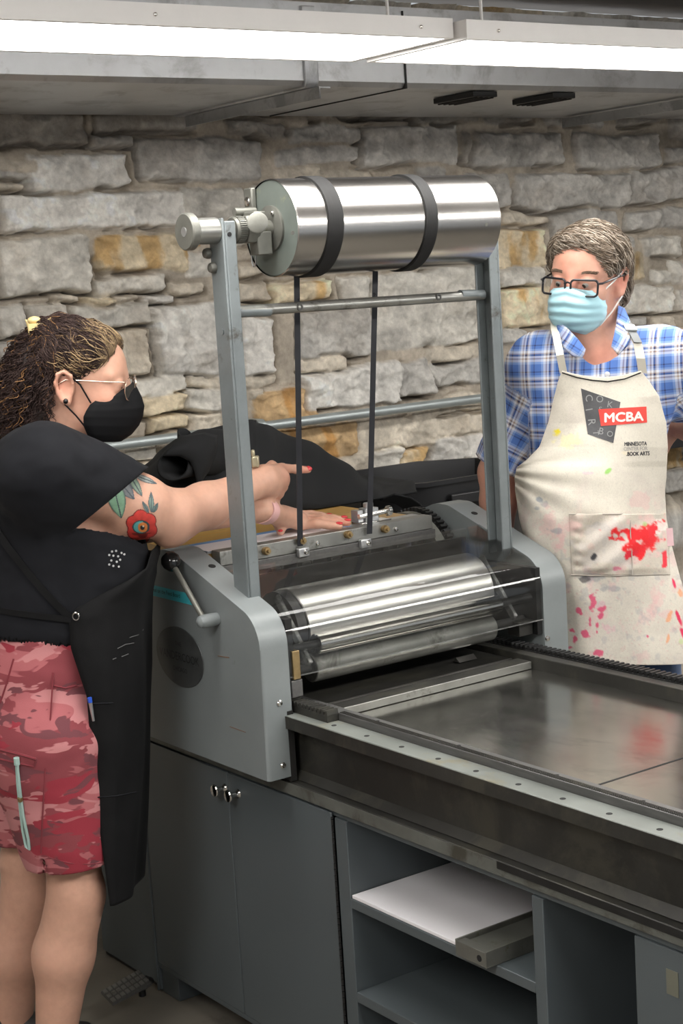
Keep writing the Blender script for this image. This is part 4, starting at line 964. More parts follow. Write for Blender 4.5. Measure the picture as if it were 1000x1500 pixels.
# fingernails
for (p, d, up) in ((W(451.5, 687, -.304), W(451, 688.5, -.305) - W(433, 687, -.290), N_ * .75 + UZ * .6), *[(b + UZ * .0045, b - a, UZ) for a, b in zip(kn, tips)], (tb[2] + UZ * .002 + N_ * .003, tb[2] - tb[1], UZ * .6 + N_ * .6)):
    d = d / np.linalg.norm(d); up = up - d * (up @ d); up /= np.linalg.norm(up); sd_ = np.cross(up, d)
    m = MB(); m.ball((0, 0, 0), 1, 14, 10); c = p + up * .0025
    m.v = [tuple(c + d * (v[0] * .0085) + sd_ * (v[1] * .0062) + up * (v[2] * .0035)) for v in m.v]; m.build('fingernail', M['nailred'], wm)
# ---- tattoos on the near upper arm
def tattoo(name, box, paint, label):
    us, vs_ = np.arange(box[0], box[2] + .1, .8), np.arange(box[1], box[3] + .1, .8); U, Vv_ = np.meshgrid(us, vs_, indexing='ij'); U, Vv_ = U.ravel(), Vv_.ravel()
    col, a = paint(U, Vv_); D_ = np.stack([ray(u, v) for u, v in zip(U, Vv_)]); L_ = np.linalg.norm(D_, axis=1)[:, None]; p, ok = SW.march(CAM + D_ * 2.9, D_, 1.0, .002); p = p - D_ / L_ * .0011
    F_ = gridF(len(us), len(vs_)); F_ = F_[((a > .5) & ok)[F_].all(1)]; used = np.unique(F_); mp = np.full(len(U), -1); mp[used] = np.arange(len(used))
    o = mesh_np(name, p[used], mp[F_], M['tattoo'], wm, 0, col[used]); o['label'] = label
M['tattoo'] = tint_mat('tattoo_ink', .5, .08, 300)
def leaf(u, v, b, t, w):
    d = np.array(t, float) - b; L = np.linalg.norm(d); d /= L; x = ((u - b[0]) * d[0] + (v - b[1]) * d[1]) / L; y = -(u - b[0]) * d[1] + (v - b[1]) * d[0]; h = w / 2 * np.sin(np.pi * np.clip(x, 0, 1)) ** .75 * (1.15 - .3 * x)
    return np.where((x > 0) & (x < 1), h - np.abs(y), -9.), y
def leaves(u, v):
    col = np.tile(SKW * .9, (len(u), 1)); al = np.zeros(len(u))
    for b, t, w, c in (((195, 695), (231, 709), 10, (.34, .36, .33)), ((187, 691), (209, 728), 13, (.22, .30, .22)), ((168, 697), (197, 732), 20, (.17, .18, .19)), ((160, 697), (150, 741), 15, (.16, .32, .21)), ((164, 702), (178, 760), 27, (.24, .42, .28)), ((222, 752), (221, 719), 9, (.18, .27, .22)), ((224, 752), (232, 735), 7, (.18, .27, .22)), ((218, 752), (208, 733), 7, (.2, .28, .24))):
        s, y = leaf(u, v, b, t, w); m = s > 0; edge = np.clip(s / 3.2, 0, 1)[:, None]; k = np.array((.045, .055, .075)) * (1 - edge) + np.array(c) * edge
        k = np.where((np.abs(y) < .9)[:, None], np.array((.06, .08, .09)), k); k = k * (1 + .35 * fbm(u / 5, v / 5, 0, 3, 2))[:, None]; col[m] = k[m]; al[m] = 1
    return np.clip(col, 0, 1), al
def flower(u, v):
    x, y = u - 207.5, v - 771; r = np.hypot(x, y * .96); a = np.arctan2(y, x); R0 = 21 + 3.6 * np.abs(np.sin(a * 3.0 + .4)) ; col = np.tile(np.array((.52, .045, .035)), (len(u), 1)); al = (r < R0) * 1.
    col = col * (.75 + .35 * np.clip(r / 20, 0, 1) + .25 * np.sin(a * 9) * .4)[:, None]; col[(R0 - r) < 1.8] = (.16, .02, .02)
    e = np.hypot((x + 1) / 11.5, (y - 1) / 9.); col[e < 1.12] = (.03, .05, .055); col[(e < .95) & (x < 2)] = (.10, .34, .33); col[(np.hypot(x - 1.5, y - 1.5) < 7.2)] = (.62, .20, .05); col[np.hypot(x - 1, y - 2) < 3.4] = (.02, .02, .02); col[np.hypot(x - 2.5, y + .2) < 1.3] = (.6, .55, .45)
    col[(y > 9) & (r < R0 - 7) & (e > 1.1)] *= .35
    return np.clip(col, 0, 1), al
tattoo('leaf_tattoo', (138, 684, 236, 764), leaves, 'green leaf tattoo on the upper arm'); tattoo('flower_tattoo', (181, 744, 236, 800), flower, 'red flower tattoo above the elbow')
# ---- t-shirt
S = Sdf((-1.1, -.75, .80), (.05, .30, 1.46), .0045)
T_ = Sdf((-1.1, -.75, .80), (.05, .30, 1.46), .0045); torso_w(T_, .006); T_.wrinkle(.010, 10, 5, (1, 1, 1.6)); T_.wrinkle(.003, 22, 6, (1, 1, .7))
torso_w(S, .006); S.ell(W(80, 960, 0), (.186, .216, .140), .05, 'u', np.array([R_, N_, UZ])); arms_ = ((1, W(64, 694, .172), W(212, 740, .04), W(173, 722, .09)), (-1, W(66, 700, -.15), W(190, 750, -.17), W(150, 735, -.17)))
for s, a0, e, pc in arms_: S.cone(a0, e, .099, .079, .045)
S.wrinkle(.010, 10, 5, (1, 1, 1.6)); S.wrinkle(.003, 22, 6, (1, 1, .7)); S.shell(.0115)
hn = R_ * .58 - UZ * .81
sl_, X_, Y_, Z_ = S.sub(S.lo, S.lo + S.h * S.n)
for s, a0, e, pc in arms_:
    p_ = (X_ - pc[0]) * hn[0] + (Y_ - pc[1]) * hn[1] + (Z_ - pc[2]) * hn[2]; ns_ = s * ((X_ - OW[0]) * N_[0] + (Y_ - OW[1]) * N_[1]) + 0 * Z_
    S.D = np.maximum(S.D, np.minimum(np.minimum(p_, T_.D - .004), ns_)).astype(np.float32)
ph = W(56, 957, .20); S.plane(ph, -UZ - R_ * .22)
S.cone(W(84, 618, 0), W(76, 650, 0), .073, .076, .006, 's')
V, F = S.mesh(); o = mesh_np('t_shirt', V, F, M['blackcotton'], wm); o['label'] = 'black short sleeved t-shirt'
S = Sdf((-1.1, -.75, 1.34), (-.1, .1, 1.48), .004); S.cone(W(84, 618, 0), W(76, 652, 0), .0755, .0785, 0); S.shell(.006); S.plane(W(74, 655, 0), -(UZ * .95 - R_ * .25)); S.plane(W(76, 640, 0), UZ * .95 - R_ * .25); V, F = S.mesh(); mesh_np('collar', V, F, M['blackcotton'], o)
# ---- shorts
n = NT('red_camouflage_cotton'); v = n.coord((1, 1, 2.5)); cc = (.235, .045, .055)
for i, (sc, th, col) in enumerate(((6.5, .52, (.40, .115, .125)), (7.5, .56, (.50, .20, .205)), (8.5, .575, (.16, .045, .055)), (7, .60, (.30, .028, .045)))):
    mp = n.n('ShaderNodeMapping'); mp.inputs['Location'].default_value = (i * 3.3, i * 1.7, i * 2.1); n.l(v, mp.inputs[0]); f = n.ramp(n.noise(mp.outputs[0], sc, 3, .55, .6), [(th, 0), (th + .012, 1)]); cc = n.mix(f, cc, col)
M['camo'] = n.bsdf(cc, .85, 0, n.noise(n.coord(), 700, 2), .3, .001)
S = Sdf((-1.15, -.80, .40), (-.02, .16, 1.12), .0045)
hips_w(S, .006, False); S.ell(W(88, 890, 0), (.170, .186, .168), .06, 'u', np.array([R_, N_, UZ]))
for s, a, b in ((1, W(72, 1085, .10), W(108, 1300, .105)), (-1, W(72, 1085, -.10), W(36, 1300, -.085))): S.cone(a, b, .125, .077, .04)
S.wrinkle(.005, 14, 8, (1, 1, 1.4)); S.shell(.011)
S.plane(W(90, 1272, .15), -UZ + R_ * .02); S.plane(W(60, 922, .1), UZ)
S.cone(W(62, 1290, .19), W(64, 1252, .19), .012, .002, .004, 's')
V, F = S.mesh(); so = mesh_np('shorts', V, F, M['camo'], wm); so['label'] = 'red camouflage shorts'
def surf(u, v, S, lift=.002):
    o = CAM + ray(u, v) * 2.6; p, ok = S.march(o, ray(u, v), 1.2, .002); d = ray(u, v); return p[0] - d / np.linalg.norm(d) * lift
SS = S
def on(Sd, pix, lift): return [Vector(surf(u, v, Sd, lift)) for u, v in pix]
def seam(name, Sd, pix, r, mat, par, lift=.001): o = MB().tube(on(Sd, pix, lift), r, 6).build(name, mat, par); return o
M['camo_seam'] = fabric('dark_red_seam', (.20, .03, .04), .85, 600, .1)
seam('seam', SS, [(78, 985), (74, 1050), (66, 1130), (62, 1200), (60, 1250)], .0018, M['camo_seam'], so)
seam('pocket_edge', SS, [(0, 1098), (18, 1102), (36, 1107), (53, 1112)], .003, M['camo_seam'], so)
seam('pocket_edge', SS, [(0, 1112), (18, 1116), (36, 1120), (50, 1123), (53, 1112)], .0022, M['camo_seam'], so)
seam('pocket_edge', SS, [(78, 1004), (96, 1008), (112, 1004)], .002, M['camo_seam'], so)
seam('pocket_edge', SS, [(0, 1030), (10, 1000), (20, 965)], .002, M['camo_seam'], so)
seam('hem_stitch', SS, [(2, 1268), (30, 1262), (52, 1254)], .0014, M['camo_seam'], so); seam('hem_stitch', SS, [(72, 1256), (100, 1264), (130, 1266), (150, 1264)], .0014, M['camo_seam'], so)
M['mint'] = fabric('pale_green_cord', (.36, .50, .46), .7, 700, .08)
lp = MB(); lp.tube(on(SS, [(24, 1112), (26, 1150), (29, 1180), (33, 1215), (38, 1240), (43, 1244), (41, 1228), (34, 1195), (30, 1165), (26, 1130), (25, 1112)], .005), .0032, 8); lo = lp.build('zip_cord', M['mint'], so); lo['label'] = 'pale green cord loop hanging from the pocket'
q = on(SS, [(24, 1110), (25, 1120), (29, 1168), (30, 1173)], .007); MB().tube(q[:2], .006, 8).build('cord_end', M['mint'], lo); MB().tube(q[2:], .0058, 8).build('cord_band', M['brass'], lo)
# ---- black apron hanging in front
lev = [(806, 222, 231, .07), (833, 214, 230, .10), (852, 186, 227, .14), (870, 150, 227, .165), (890, 112, 224, .185), (905, 101, 222, .195), (950, 104, 220, .20), (1020, 127, 219, .19), (1090, 133, 217, .18), (1150, 139, 216, .17), (1230, 148, 213, .165), (1327, 161, 209, .155)]
zl = [W(e, v, nn)[2] for v, e, f, nn in lev]
def lerp_tab(z):
    for (a, b, za, zb) in zip(lev, lev[1:], zl, zl[1:]):
        if zb <= z <= za: t = (za - z) / (za - zb); return [a[i] + (b[i] - a[i]) * t for i in range(4)]
    return lev[-1] if z < zl[-1] else lev[0]
nz, ns = 110, 61; AV = np.zeros((nz, ns, 3))
for i in range(nz):
    z = zl[0] + (zl[-1] - zl[0]) * i / (nz - 1); v, ue, uf, nn = lerp_tab(z)
    e = W(ue, v, nn); fr = W(uf, v - 12 * nn / .19, 0.0); fe, ff = (e - OW) @ R_, (fr - OW) @ R_
    for j in range(ns):
        a = (j / (ns - 1) * 2 - 1) * math.pi / 2; k = math.cos(a) ** .8 if math.cos(a) > 1e-9 else 0
        fold = .006 * math.sin(a * 7 + 2 * math.sin(z * 6)) * min(1, i / 40) * k
        xy = OW[:2] + R_[:2] * (fe + (ff - fe) * k + fold) - N_[:2] * (nn * math.sin(a)); AV[i, j] = (xy[0], xy[1], z)
AV[..., :] = AV
Vv = AV.reshape(-1, 3); nr_ = N_
ap = mesh_np('apron', Vv, gridF(nz, ns), M['blackcanvas'], wm); ap['label'] = 'long black work apron'
sm = ap.modifiers.new('cloth', 'SOLIDIFY'); sm.thickness = .003; sm.offset = 0
# lookup of the apron's near half for things fixed on it
def on_apron(u, v, lift=.004):
    d = ray(u, v); d = d / np.linalg.norm(d); q = Vv - CAM; t = q @ d; perp = np.linalg.norm(q - t[:, None] * d, axis=1) + (t > t.min() + .5) * 1
    k = np.argsort(perp)[:6]; k = k[np.argmin(t[k])]; return Vector(CAM + d * (t[k] - lift))
st = MB(); 
def shirt_pt(u, v, lift=.006): return Vector(surf(u, v, SHs, lift))
S = Sdf((-1.1, -.75, .80), (.05, .30, 1.46), .006); torso_w(S, .010); hips_w(S, .010, False); SHs = S
st.strip([shirt_pt(-12, 765), shirt_pt(10, 800), shirt_pt(40, 838), shirt_pt(70, 873), shirt_pt(104, 907)], .014, .002, W(10, 10) - W(0, 18)); st.build('shoulder_strap', M['blackcanvas'], ap)
st = MB(); st.strip([shirt_pt(-12, 893), shirt_pt(30, 899), shirt_pt(70, 904), shirt_pt(104, 908)], .012, .002, UZ); st.build('waist_tie', M['blackcanvas'], ap)
g = on_apron(111, 903); d = Vector(N_); mt = MB(); mt.tube(ring_tube(g, R_, UZ, .0062, .0072, 20), .0016, 6); mt.build('grommet', M['chrome'], ap)
mt = MB(); mt.tube([on_apron(128, 1031, .003), on_apron(160, 1030, .003), on_apron(195, 1026, .003), on_apron(214, 1020, .003)], .0012, 6); mt.tube([on_apron(142, 1168, .003), on_apron(170, 1166, .003), on_apron(200, 1160, .003)], .0012, 6); mt.build('pocket_seam', M['blackcotton'], ap)
M['dot'] = pm('pale_print_dot', (.42, .42, .42), .7); M['scuff'] = pm('grey_ink_scuff', (.10, .10, .10), .8)
dots = [(164, 808), (170, 807), (178, 810), (182, 812), (160, 813), (166, 814), (173, 815), (176, 820), (163, 821), (171, 823), (160, 827), (166, 829), (174, 830)]
for (u, v) in dots:
    p = Vector(surf(u, v, SHs, .010)); m = MB(); m.lathe(p, CAM - np.array(p), [(0, .0022), (.0006, .0018)], 10); m.build('print_dot', M['dot'], bpy.data.objects['t_shirt'])
# ink scuffs on the apron
for (pix) in ([(172, 950), (184, 944), (196, 942)], [(178, 962), (188, 958)], [(165, 966), (170, 964)], [(190, 934), (202, 930), (210, 922)]): MB().tube([on_apron(u, v, .0025) for u, v in pix], .0008, 5).build('paint_scuff', M['scuff'], ap)
# pen clipped in the apron pocket: a thing of its own
pp = [on_apron(131, 1022, .009), on_apron(137, 1056, .009)]
pen = empty('ballpoint_pen', pp[1], 'small blue topped pen clipped to the pocket of the black apron', 'pen')
M['penblue'] = pm('blue_pen_cap', (.03, .10, .55), .3); MB().tube([pp[0], pp[0] * .8 + pp[1] * .2], .0045, 10).build('cap', M['penblue'], pen); MB().tube([pp[0] * .79 + pp[1] * .21, pp[1]], [.004, .0025], 10).build('barrel', M['galv'], pen)
# ---- face mask, ear loops, spectacles, ear stud
def mask_woman():
    # duckbill respirator: rows from nose to chin, columns round the face; built in head coordinates
    rows = [(.002, .112, .050, .066), (-.010, .121, .062, .052), (-.028, .131, .071, .038), (-.046, .137, .075, .032), (-.066, .135, .076, .027), (-.085, .128, .073, .027), (-.104, .114, .063, .034), (-.119, .094, .044, .046)]
    nv = 33; vs = []
    rows_i = []
    for a in range(len(rows) - 1):
        for t in np.linspace(0, 1, 6, endpoint=False): rows_i.append([rows[a][q] * (1 - t) + rows[a + 1][q] * t for q in range(4)])
    rows_i.append(rows[-1])
    for (z, xf, yh, xe) in rows_i:
        for j in range(nv):
            a = (j / (nv - 1) * 2 - 1); y = a * yh; x = xe + (xf - xe) * max(0, 1 - abs(a) ** 1.9) ** .75; vs.append(Lw(x, y, z - .026 * abs(a) ** 1.4 * max(0, 1 + z / .07)))
    return np.array(vs), gridF(len(rows_i), nv)
V, F = mask_woman(); mk = mesh_np('face_mask', V, F, M['maskblack'], wm); mk['label'] = 'black folded face mask'
sm = mk.modifiers.new('cloth', 'SOLIDIFY'); sm.thickness = .0025; sm.offset = 0
for s in (-1, 1):
    MB().tube([Lw(.040, s * .071, -.040), Lw(.018, s * .077, -.004), Lw(-.004, s * .083, .014)], .0018, 6).build('ear_loop', M['maskblack'], mk)
    MB().tube([Lw(.030, s * .069, -.088), Lw(.012, s * .076, -.066), Lw(-.010, s * .083, -.044)], .0018, 6).build('ear_loop', M['maskblack'], mk)
MB().tube([Lw(.131, 0, -.040) for t in np.linspace(-1, 1, 17)], .0009, 5)
gl = MB(); lens = MB()
for s in (-1, 1):
    c = Lw(.1115, s * .034, -.010); ax, ay = Aw[1] * .9 * s - Aw[0] * .25, Aw[2]
    gl.tube(ring_tube(c, ax, ay, .027, .024, 32), .0011, 6); gl.tube([Lw(.104, s * .060, .004), Lw(.05, s * .074, .004), Lw(-.01, s * .082, .004), Lw(-.026, s * .084, -.006)], .0011, 6)
gl.tube([Lw(.1175, -.010, -.004), Lw(.120, 0, -.001), Lw(.1175, .010, -.004)], .0011, 6)
go = gl.build('spectacles', M['frame_gold'], wm); go['label'] = 'thin gold framed spectacles'
for s in (-1, 1):
    c = Vector(Lw(.1115, s * .034, -.010)); ax, ay = Vector(Aw[1] * .9 * s - Aw[0] * .25), Vector(Aw[2]); m = MB(); pts = [c + ax * (.026 * math.cos(2 * math.pi * i / 32)) + ay * (.023 * math.sin(2 * math.pi * i / 32)) for i in range(32)]; m.add(pts, [tuple(range(32))]); m.build('lens', M['lens'], go)
    MB().ball(Lw(.083, s * .032, -.006), .0122, 20, 14).build('eye', M['eyewhite'], wm)
    MB().lathe(Lw(.0945, s * .033, -.007), Aw[0], [(0, .0045), (.0012, .0035), (.0016, .001)], 14).build('iris', M['iris'], wm)
    MB().ball(Lw(-.008, s * .0845, -.038), .0055, 14, 10).build('ear_stud', M['gloss_black'], wm)
rr = random.Random(4)
for s in (-1, 1):
    es = []
    for k in range(45):
        t = rr.random(); p = np.array(Lw(.0965 - .018 * t ** 2, s * (.014 + .034 * t), .0165 + .005 * math.sin(t * 3) + rr.uniform(-.002, .002))); d = Aw[1] * s * .008 + Aw[2] * .002 - Aw[0] * .003; es.append(([Vector(p), Vector(p + d * .6), Vector(p + d)], .0005, np.array((.26, .17, .10)) * rr.uniform(.7, 1.2)))
    hair_mesh('eyebrow', es, M['hair'], wm)
# watch band on the far wrist, watch on the near one
M['pink'] = pm('pink_silicone', (.72, .42, .40), .5, var=.04); M['watchgold'] = pm('beige_metal_watch', (.45, .40, .27), .35, .5)
d = Vector(kn[1] - wl).normalized(); x, y, _ = frame_of(d); c = Vector(wl) + d * .004
vs = []; fs = []
for i in range(40):
    a = 2 * math.pi * i / 40
    for (t, k) in ((-.011, 0), (-.011, .003), (.011, .003), (.011, 0)):
        ex = abs(x.z); rx, ry = (.0265 + k, .034 + k) ; vs.append(c + d * t + x * ((rx if ex > .5 else ry) * math.cos(a) * (1.0)) + y * ((ry if ex > .5 else rx) * math.sin(a)))
for i in range(40):
    j = (i + 1) % 40
    for k in range(3): fs.append((i * 4 + k, j * 4 + k, j * 4 + k + 1, i * 4 + k + 1))
MB().add(vs, fs).build('watch_band', M['pink'], wm)['label'] = 'pink band on the far wrist'
c = W(374, 676, -.185); m = MB(); m.obox(c, R_, N_, UZ, .008, .012, .012); m.obox(c + UZ * .018 - R_ * .004, R_, N_, UZ, .004, .006, .008); m.build('wristwatch', M['watchgold'], wm, .003)
# ---- hair: curls gathered up with a clip
hb = (.022, .015, .0135)
S = Sdf(np.array(hc) - .30, np.array(hc) + .30, .005)
S.ell(Lw(-.018, 0, .036), (.098, .082, .082), 0, 'u', Aw); S.ell(Lw(.036, 0, .056), (.056, .064, .046), .03, 'u', Aw)
S.ell(Lw(-.085, 0, .005), (.055, .075, .072), .03, 'u', Aw); S.ell(Lw(-.102, .0, -.040), (.050, .072, .06), .03, 'u', Aw); S.ell(Lw(-.070, 0, -.085), (.045, .075, .040), .03, 'u', Aw); S.ell(Lw(-.040, 0, .092), (.050, .05, .028), .03, 'u', Aw)
S.plane(Lw(.062, 0, .045), Aw[0] * .82 - Aw[2] * .57, op='i', k=0)      # hairline across the temple
for s in (-1, 1): S.ell(Lw(.028, s * .10, -.075), (.052, .07, .078), .01, 's', Aw); S.ell(Lw(-.008, s * .10, -.012), (.024, .03, .036), .008, 's', Aw)
S.wrinkle(.014, 40, 3, (1, 1, .55)); V, F = S.mesh(); SHW = S
loc = (V - Lw(0, 0, 0)) @ Aw.T; cb = np.tile(np.array(hb), (len(V), 1)); rr = random.Random(3); strands = []
cb = cb + smooth01((loc[:, 0] - .045) / .03)[:, None] * np.array((.16, .11, .06))
def pick(mask, n): k = np.where(mask)[0]; return V[nrs.choice(k, n)]
clipp = Lw(-.075, 0, .085)
def hcol(x, z):
    t = rr.random(); b = np.array((.040, .025, .022)) * rr.uniform(.5, 1.6)
    if x > .055 and t < .6: b = np.array((.34, .24, .135)) * rr.uniform(.5, 1.25)
    elif x > .0 and t < .09: b = np.array((.26, .17, .09)) * rr.uniform(.5, 1.2)
    elif t < .07: b = np.array((.30, .16, .07)) * rr.uniform(.5, 1.2)
    return b
top = (loc[:, 2] > .0) & (loc[:, 0] > -.075)
p = pick(top, 2000); lp_ = (p - Lw(0, 0, 0)) @ Aw.T
def f1(q, t): d = clipp - q; return d / np.linalg.norm(d, axis=1)[:, None]
L_ = np.minimum(np.linalg.norm(clipp - p, axis=1), nrs.uniform(.04, .09, len(p))); st_ = surf_strands(SHW, p, f1, L_, 10, nrs.uniform(.001, .006, len(p)), .45)
for k in range(len(p)): strands.append(([Vector(q) for q in st_[k]], rr.uniform(.0005, .00095), hcol(*lp_[k][[0, 2]])))
low = (loc[:, 0] < -.035) & ((loc[:, 0] < -.06) | (loc[:, 2] < .03))
p = pick(low, 2000); lp_ = (p - Lw(0, 0, 0)) @ Aw.T
for k in range(len(p)):
    s = p[k]; L = rr.uniform(.03, .085); out = s - Lw(-.05, 0, 0); out /= np.linalg.norm(out); g = -UZ * .9 - R_ * rr.uniform(.0, .4) + out * .30
    if lp_[k][2] < -.07: L *= .6
    strands.append((curl_strand([s, s + g * L * .35 + out * .006, s + g * L * .7 + out * .005, s + g * L], rr.uniform(.003, .009), rr.uniform(.020, .040), rr.uniform(0, 6.3), 16), rr.uniform(.0005, .00095), hcol(lp_[k][0], lp_[k][2])))
side = (loc[:, 0] > -.0) & (loc[:, 0] < .07) & (loc[:, 2] < .06) & (loc[:, 2] > .022)
p = pick(side, 160)
for k in range(len(p)):          # wisps round the ear
    s = p[k]; L = rr.uniform(.03, .06); out = s - Lw(0, 0, 0); out /= np.linalg.norm(out); g = -R_ * .9 - UZ * .08; strands.append((curl_strand([s, s + g * L * .5 + out * .005, s + g * L + out * .003], rr.uniform(.003, .007), .03, rr.uniform(0, 6), 14), rr.uniform(.0006, .001), np.array((.36, .25, .14)) * rr.uniform(.5, 1.2)))
p = pick(loc[:, 0] < -.10, 150)
for k in range(len(p)):          # fly-away ends
    s = p[k]; g = -R_ * rr.uniform(.5, 1) - UZ * rr.uniform(.1, .9); L = rr.uniform(.02, .045); strands.append((curl_strand([s, s + g * L * .5, s + g * L - UZ * .012], .005, .03, rr.uniform(0, 6), 12), .0007, hcol(-.1, 0)))
hair_mesh('hair', strands, M['hair'], wm, 'dark curly hair with blonde streaks', (V, F, cb))
M['clip'] = pm('cream_hair_clip', (.72, .56, .26), .3, var=.05)
c = Lw(-.076, -.030, .103); m = MB()
m.obox(c, R_, N_, UZ, .018, .016, .007)
for s in (-1, 1): m.tube([c + R_ * s * .012 + UZ * .005, c + R_ * s * .022 + UZ * .014, c + R_ * s * .017 - UZ * .002, c + R_ * s * .016 - UZ * .020 + N_ * .006], .0052, 8)
m.ball(c + UZ * .013 - R_ * .008, .014, 14, 10, (1, 1, .6)); m.build('hair_clip', M['clip'], wm, .002)['label'] = 'cream claw clip in her hair'
# ---- shoes and socks
for an in ((78, 1560, .105), (14, 1560, -.085)):
    a = W(*an); b = MB(); S = Sdf(np.array((a[0] - .16, a[1] - .16, -.004)), np.array((a[0] + .24, a[1] + .28, .16)), .006)
    h = a.copy(); h[2] = .05; S.cone(h - R_ * .025, h + R_ * .05, .047, .046, 0); S.cone(h + R_ * .05, h + R_ * .165 - UZ * .012, .046, .036, .03); S.cone(h, h + UZ * .05, .046, .044, .02); S.plane((0, 0, .002), -UZ)
    V, F = S.mesh(); mesh_np('shoe', V, F, M['shoe'], wm)
    m = MB(); m.lathe(h + UZ * .04, a + UZ * .02 - h, [(0, .046), (.045, .045), (.047, .043)], 24); m.build('sock', M['sock'], wm)
# ================================================================== THE MAN IN THE APRON
OM = PD(880, 700, 3.90)
def G(u, v, n=0.):
    d = ray(u, v); t = ((OM - CAM) @ N_ + n) / (d @ N_); return CAM + d * t
AX = np.array([R_, N_, UZ])
S = Sdf((-.66, .62, -.01), (.42, 1.62, 1.82), .0042)
hm = G(860, 403, .02); fxm = N_ * .84 - R_ * .50 - UZ * .10
Lm, Am = head(S, hm, fxm, UZ + fxm * .10 + R_ * .13, .98)
S.cone(Lm(-.03, 0, -.06), G(878, 520, -.02), .060, .068, .04); S.cone(Lm(.035, 0, -.09), G(876, 520, .05), .030, .040, .04)
def torso_m(S, o):
    S.cone(G(795, 537, -.01), G(965, 530, -.01), .078 + o, .078 + o, .05)
    S.ell(G(873, 610, .0), (.168 + o, .116 + o, .17 + o), .06, 'u', AX); S.ell(G(866, 740, .01), (.164 + o, .142 + o, .15 + o), .08, 'u', AX)
def hips_m(S, o):
    S.ell(G(868, 840, .0), (.165 + o, .130 + o, .15 + o), .06, 'u', AX)
    for s in (-1, 1):
        a = G(880 + s * 58, 900, 0); k = a + UZ * (-.42) + N_ * .02; f = k + UZ * (.06 - k[2]); S.cone(a, k, .095 + o, .066 + o, .05); S.cone(k, f, .066 + o, .052 + o, .03)
torso_m(S, -.008); hips_m(S, -.008)
shm, elm, wrm = G(790, 556, -.03), G(729, 692, -.07), G(733, 800, -.09)
S.cone(shm, elm, .058, .045, .04); S.cone(elm, G(730, 735, -.08), .045, .043, .02); S.cone(G(730, 735, -.08), wrm, .043, .029, .02)
def mhand(S, w, d, pal, k=1):
    d = d / np.linalg.norm(d); pal = pal - d * (pal @ d); pal /= np.linalg.norm(pal); sd = np.cross(d, pal)
    S.cone(w, w + d * .055, .030, .038, .02, flat=(pal, .5))
    for i, (L, o) in enumerate(((.072, -.030), (.08, -.010), (.074, .010), (.058, .029))):
        b = w + d * .085 + sd * o; S.chain([w + d * .05 + sd * o * .8, b, b + d * L * .5 + pal * .010, b + d * L * .85 + pal * .028], [.014, .0115, .010, .008], .006)
    b = w + d * .02 - sd * .028; S.chain([b, b + d * .035 - sd * .020 + pal * .01, b + d * .065 - sd * .018 + pal * .02], [.015, .012, .009], .01)
mhand(S, wrm, -UZ + N_ * .1, R_ * .9)
shl, ell_, wrl = G(988, 535, -.03), G(1046, 640, -.08), G(985, 618, -.20)
S.cone(shl, ell_, .058, .046, .04); S.cone(ell_, wrl, .045, .030, .02); mhand(S, wrl, -R_ - UZ * .5, N_ * .8)
V, F = S.mesh(); SM = S
SKM = np.array((.62, .345, .255))
rc = [(Lm(.09, 0, .05), .06, (1.06, .86, .82)), (Lm(.10, 0, -.02), .035, (1.05, .80, .78)), (Lm(-.01, .08, -.012), .03, (1.08, .72, .70)), (Lm(-.01, -.08, -.012), .03, (1.08, .72, .70)), (G(882, 525, .1), .05, (1.06, .78, .74)), (G(715, 720, 0), .06, (1.04, .84, .8))]
mn = mesh_np('person', V, F, M['skin'], None, 0, tone(V, SKM, rc)); tag(mn, 'man in blue plaid shirt and paint stained cream apron behind the press', 'person')
# ---- plaid shirt
n = NT('blue_plaid_cotton'); at = n.n('ShaderNodeAttribute', _attribute_name='cloth_uv'); sx = n.n('ShaderNodeSeparateXYZ'); n.l(at.outputs['Vector'], sx.inputs[0])
BL, WHT, NV, TN, SK = (.075, .165, .46), (.66, .67, .72), (.025, .035, .11), (.36, .27, .215), (.26, .38, .66)
def plaid(t, ph):
    f = n.math('FRACT', n.math('ADD', n.math('MULTIPLY', t, 1 / .060), ph))
    return n.ramp(f, [(0, BL), (.22, SK), (.31, WHT), (.40, TN), (.46, WHT), (.53, NV), (.60, TN), (.64, WHT), (.73, SK), (.80, BL), (.90, NV), (.95, BL)], 'CONSTANT')
ca, cb_ = plaid(sx.outputs[0], .1), plaid(sx.outputs[1], .35)
c = n.mix(.5, ca, cb_)
M['plaid'] = n.bsdf(c, .85, 0, n.noise(n.coord(), 900, 2), .15, .001, Sheen__Weight=.05)
S = Sdf((-.62, .66, .86), (.40, 1.5, 1.60), .0042)
torso_m(S, .008); S.ell(G(868, 830, .0), (.172, .136, .13), .06, 'u', AX)
e1 = G(729, 686, -.07); e2 = ell_ * .8 + shl * .2
S.cone(shm, e1, .070, .064, .05); S.cone(shl, e2, .074, .066, .05)
S.wrinkle(.008, 13, 15, (1, 1, .8)); S.wrinkle(.003, 26, 16)
S.shell(.011)
a = e1 - shm; a /= np.linalg.norm(a); p = G(735, 682, -.07); S.plane(p, a, p - np.array((.12, .10, .12)), p + np.array((.10, .10, .1)))
a2 = e2 - shl; a2 /= np.linalg.norm(a2); p2 = G(1024, 596, -.07); S.plane(p2, a2 * .8 - UZ * .2, p2 - np.array((.1, .1, .16)), p2 + np.array((.25, .25, .05)))
S.plane(G(880, 800, 0), -UZ)
S.cone(G(873, 470, .02), G(874, 500, .02), .066, .066, .01, 's'); S.cone(G(872, 488, .10), G(885, 541, .17), .058, .012, .008, 's')
V, F = S.mesh()
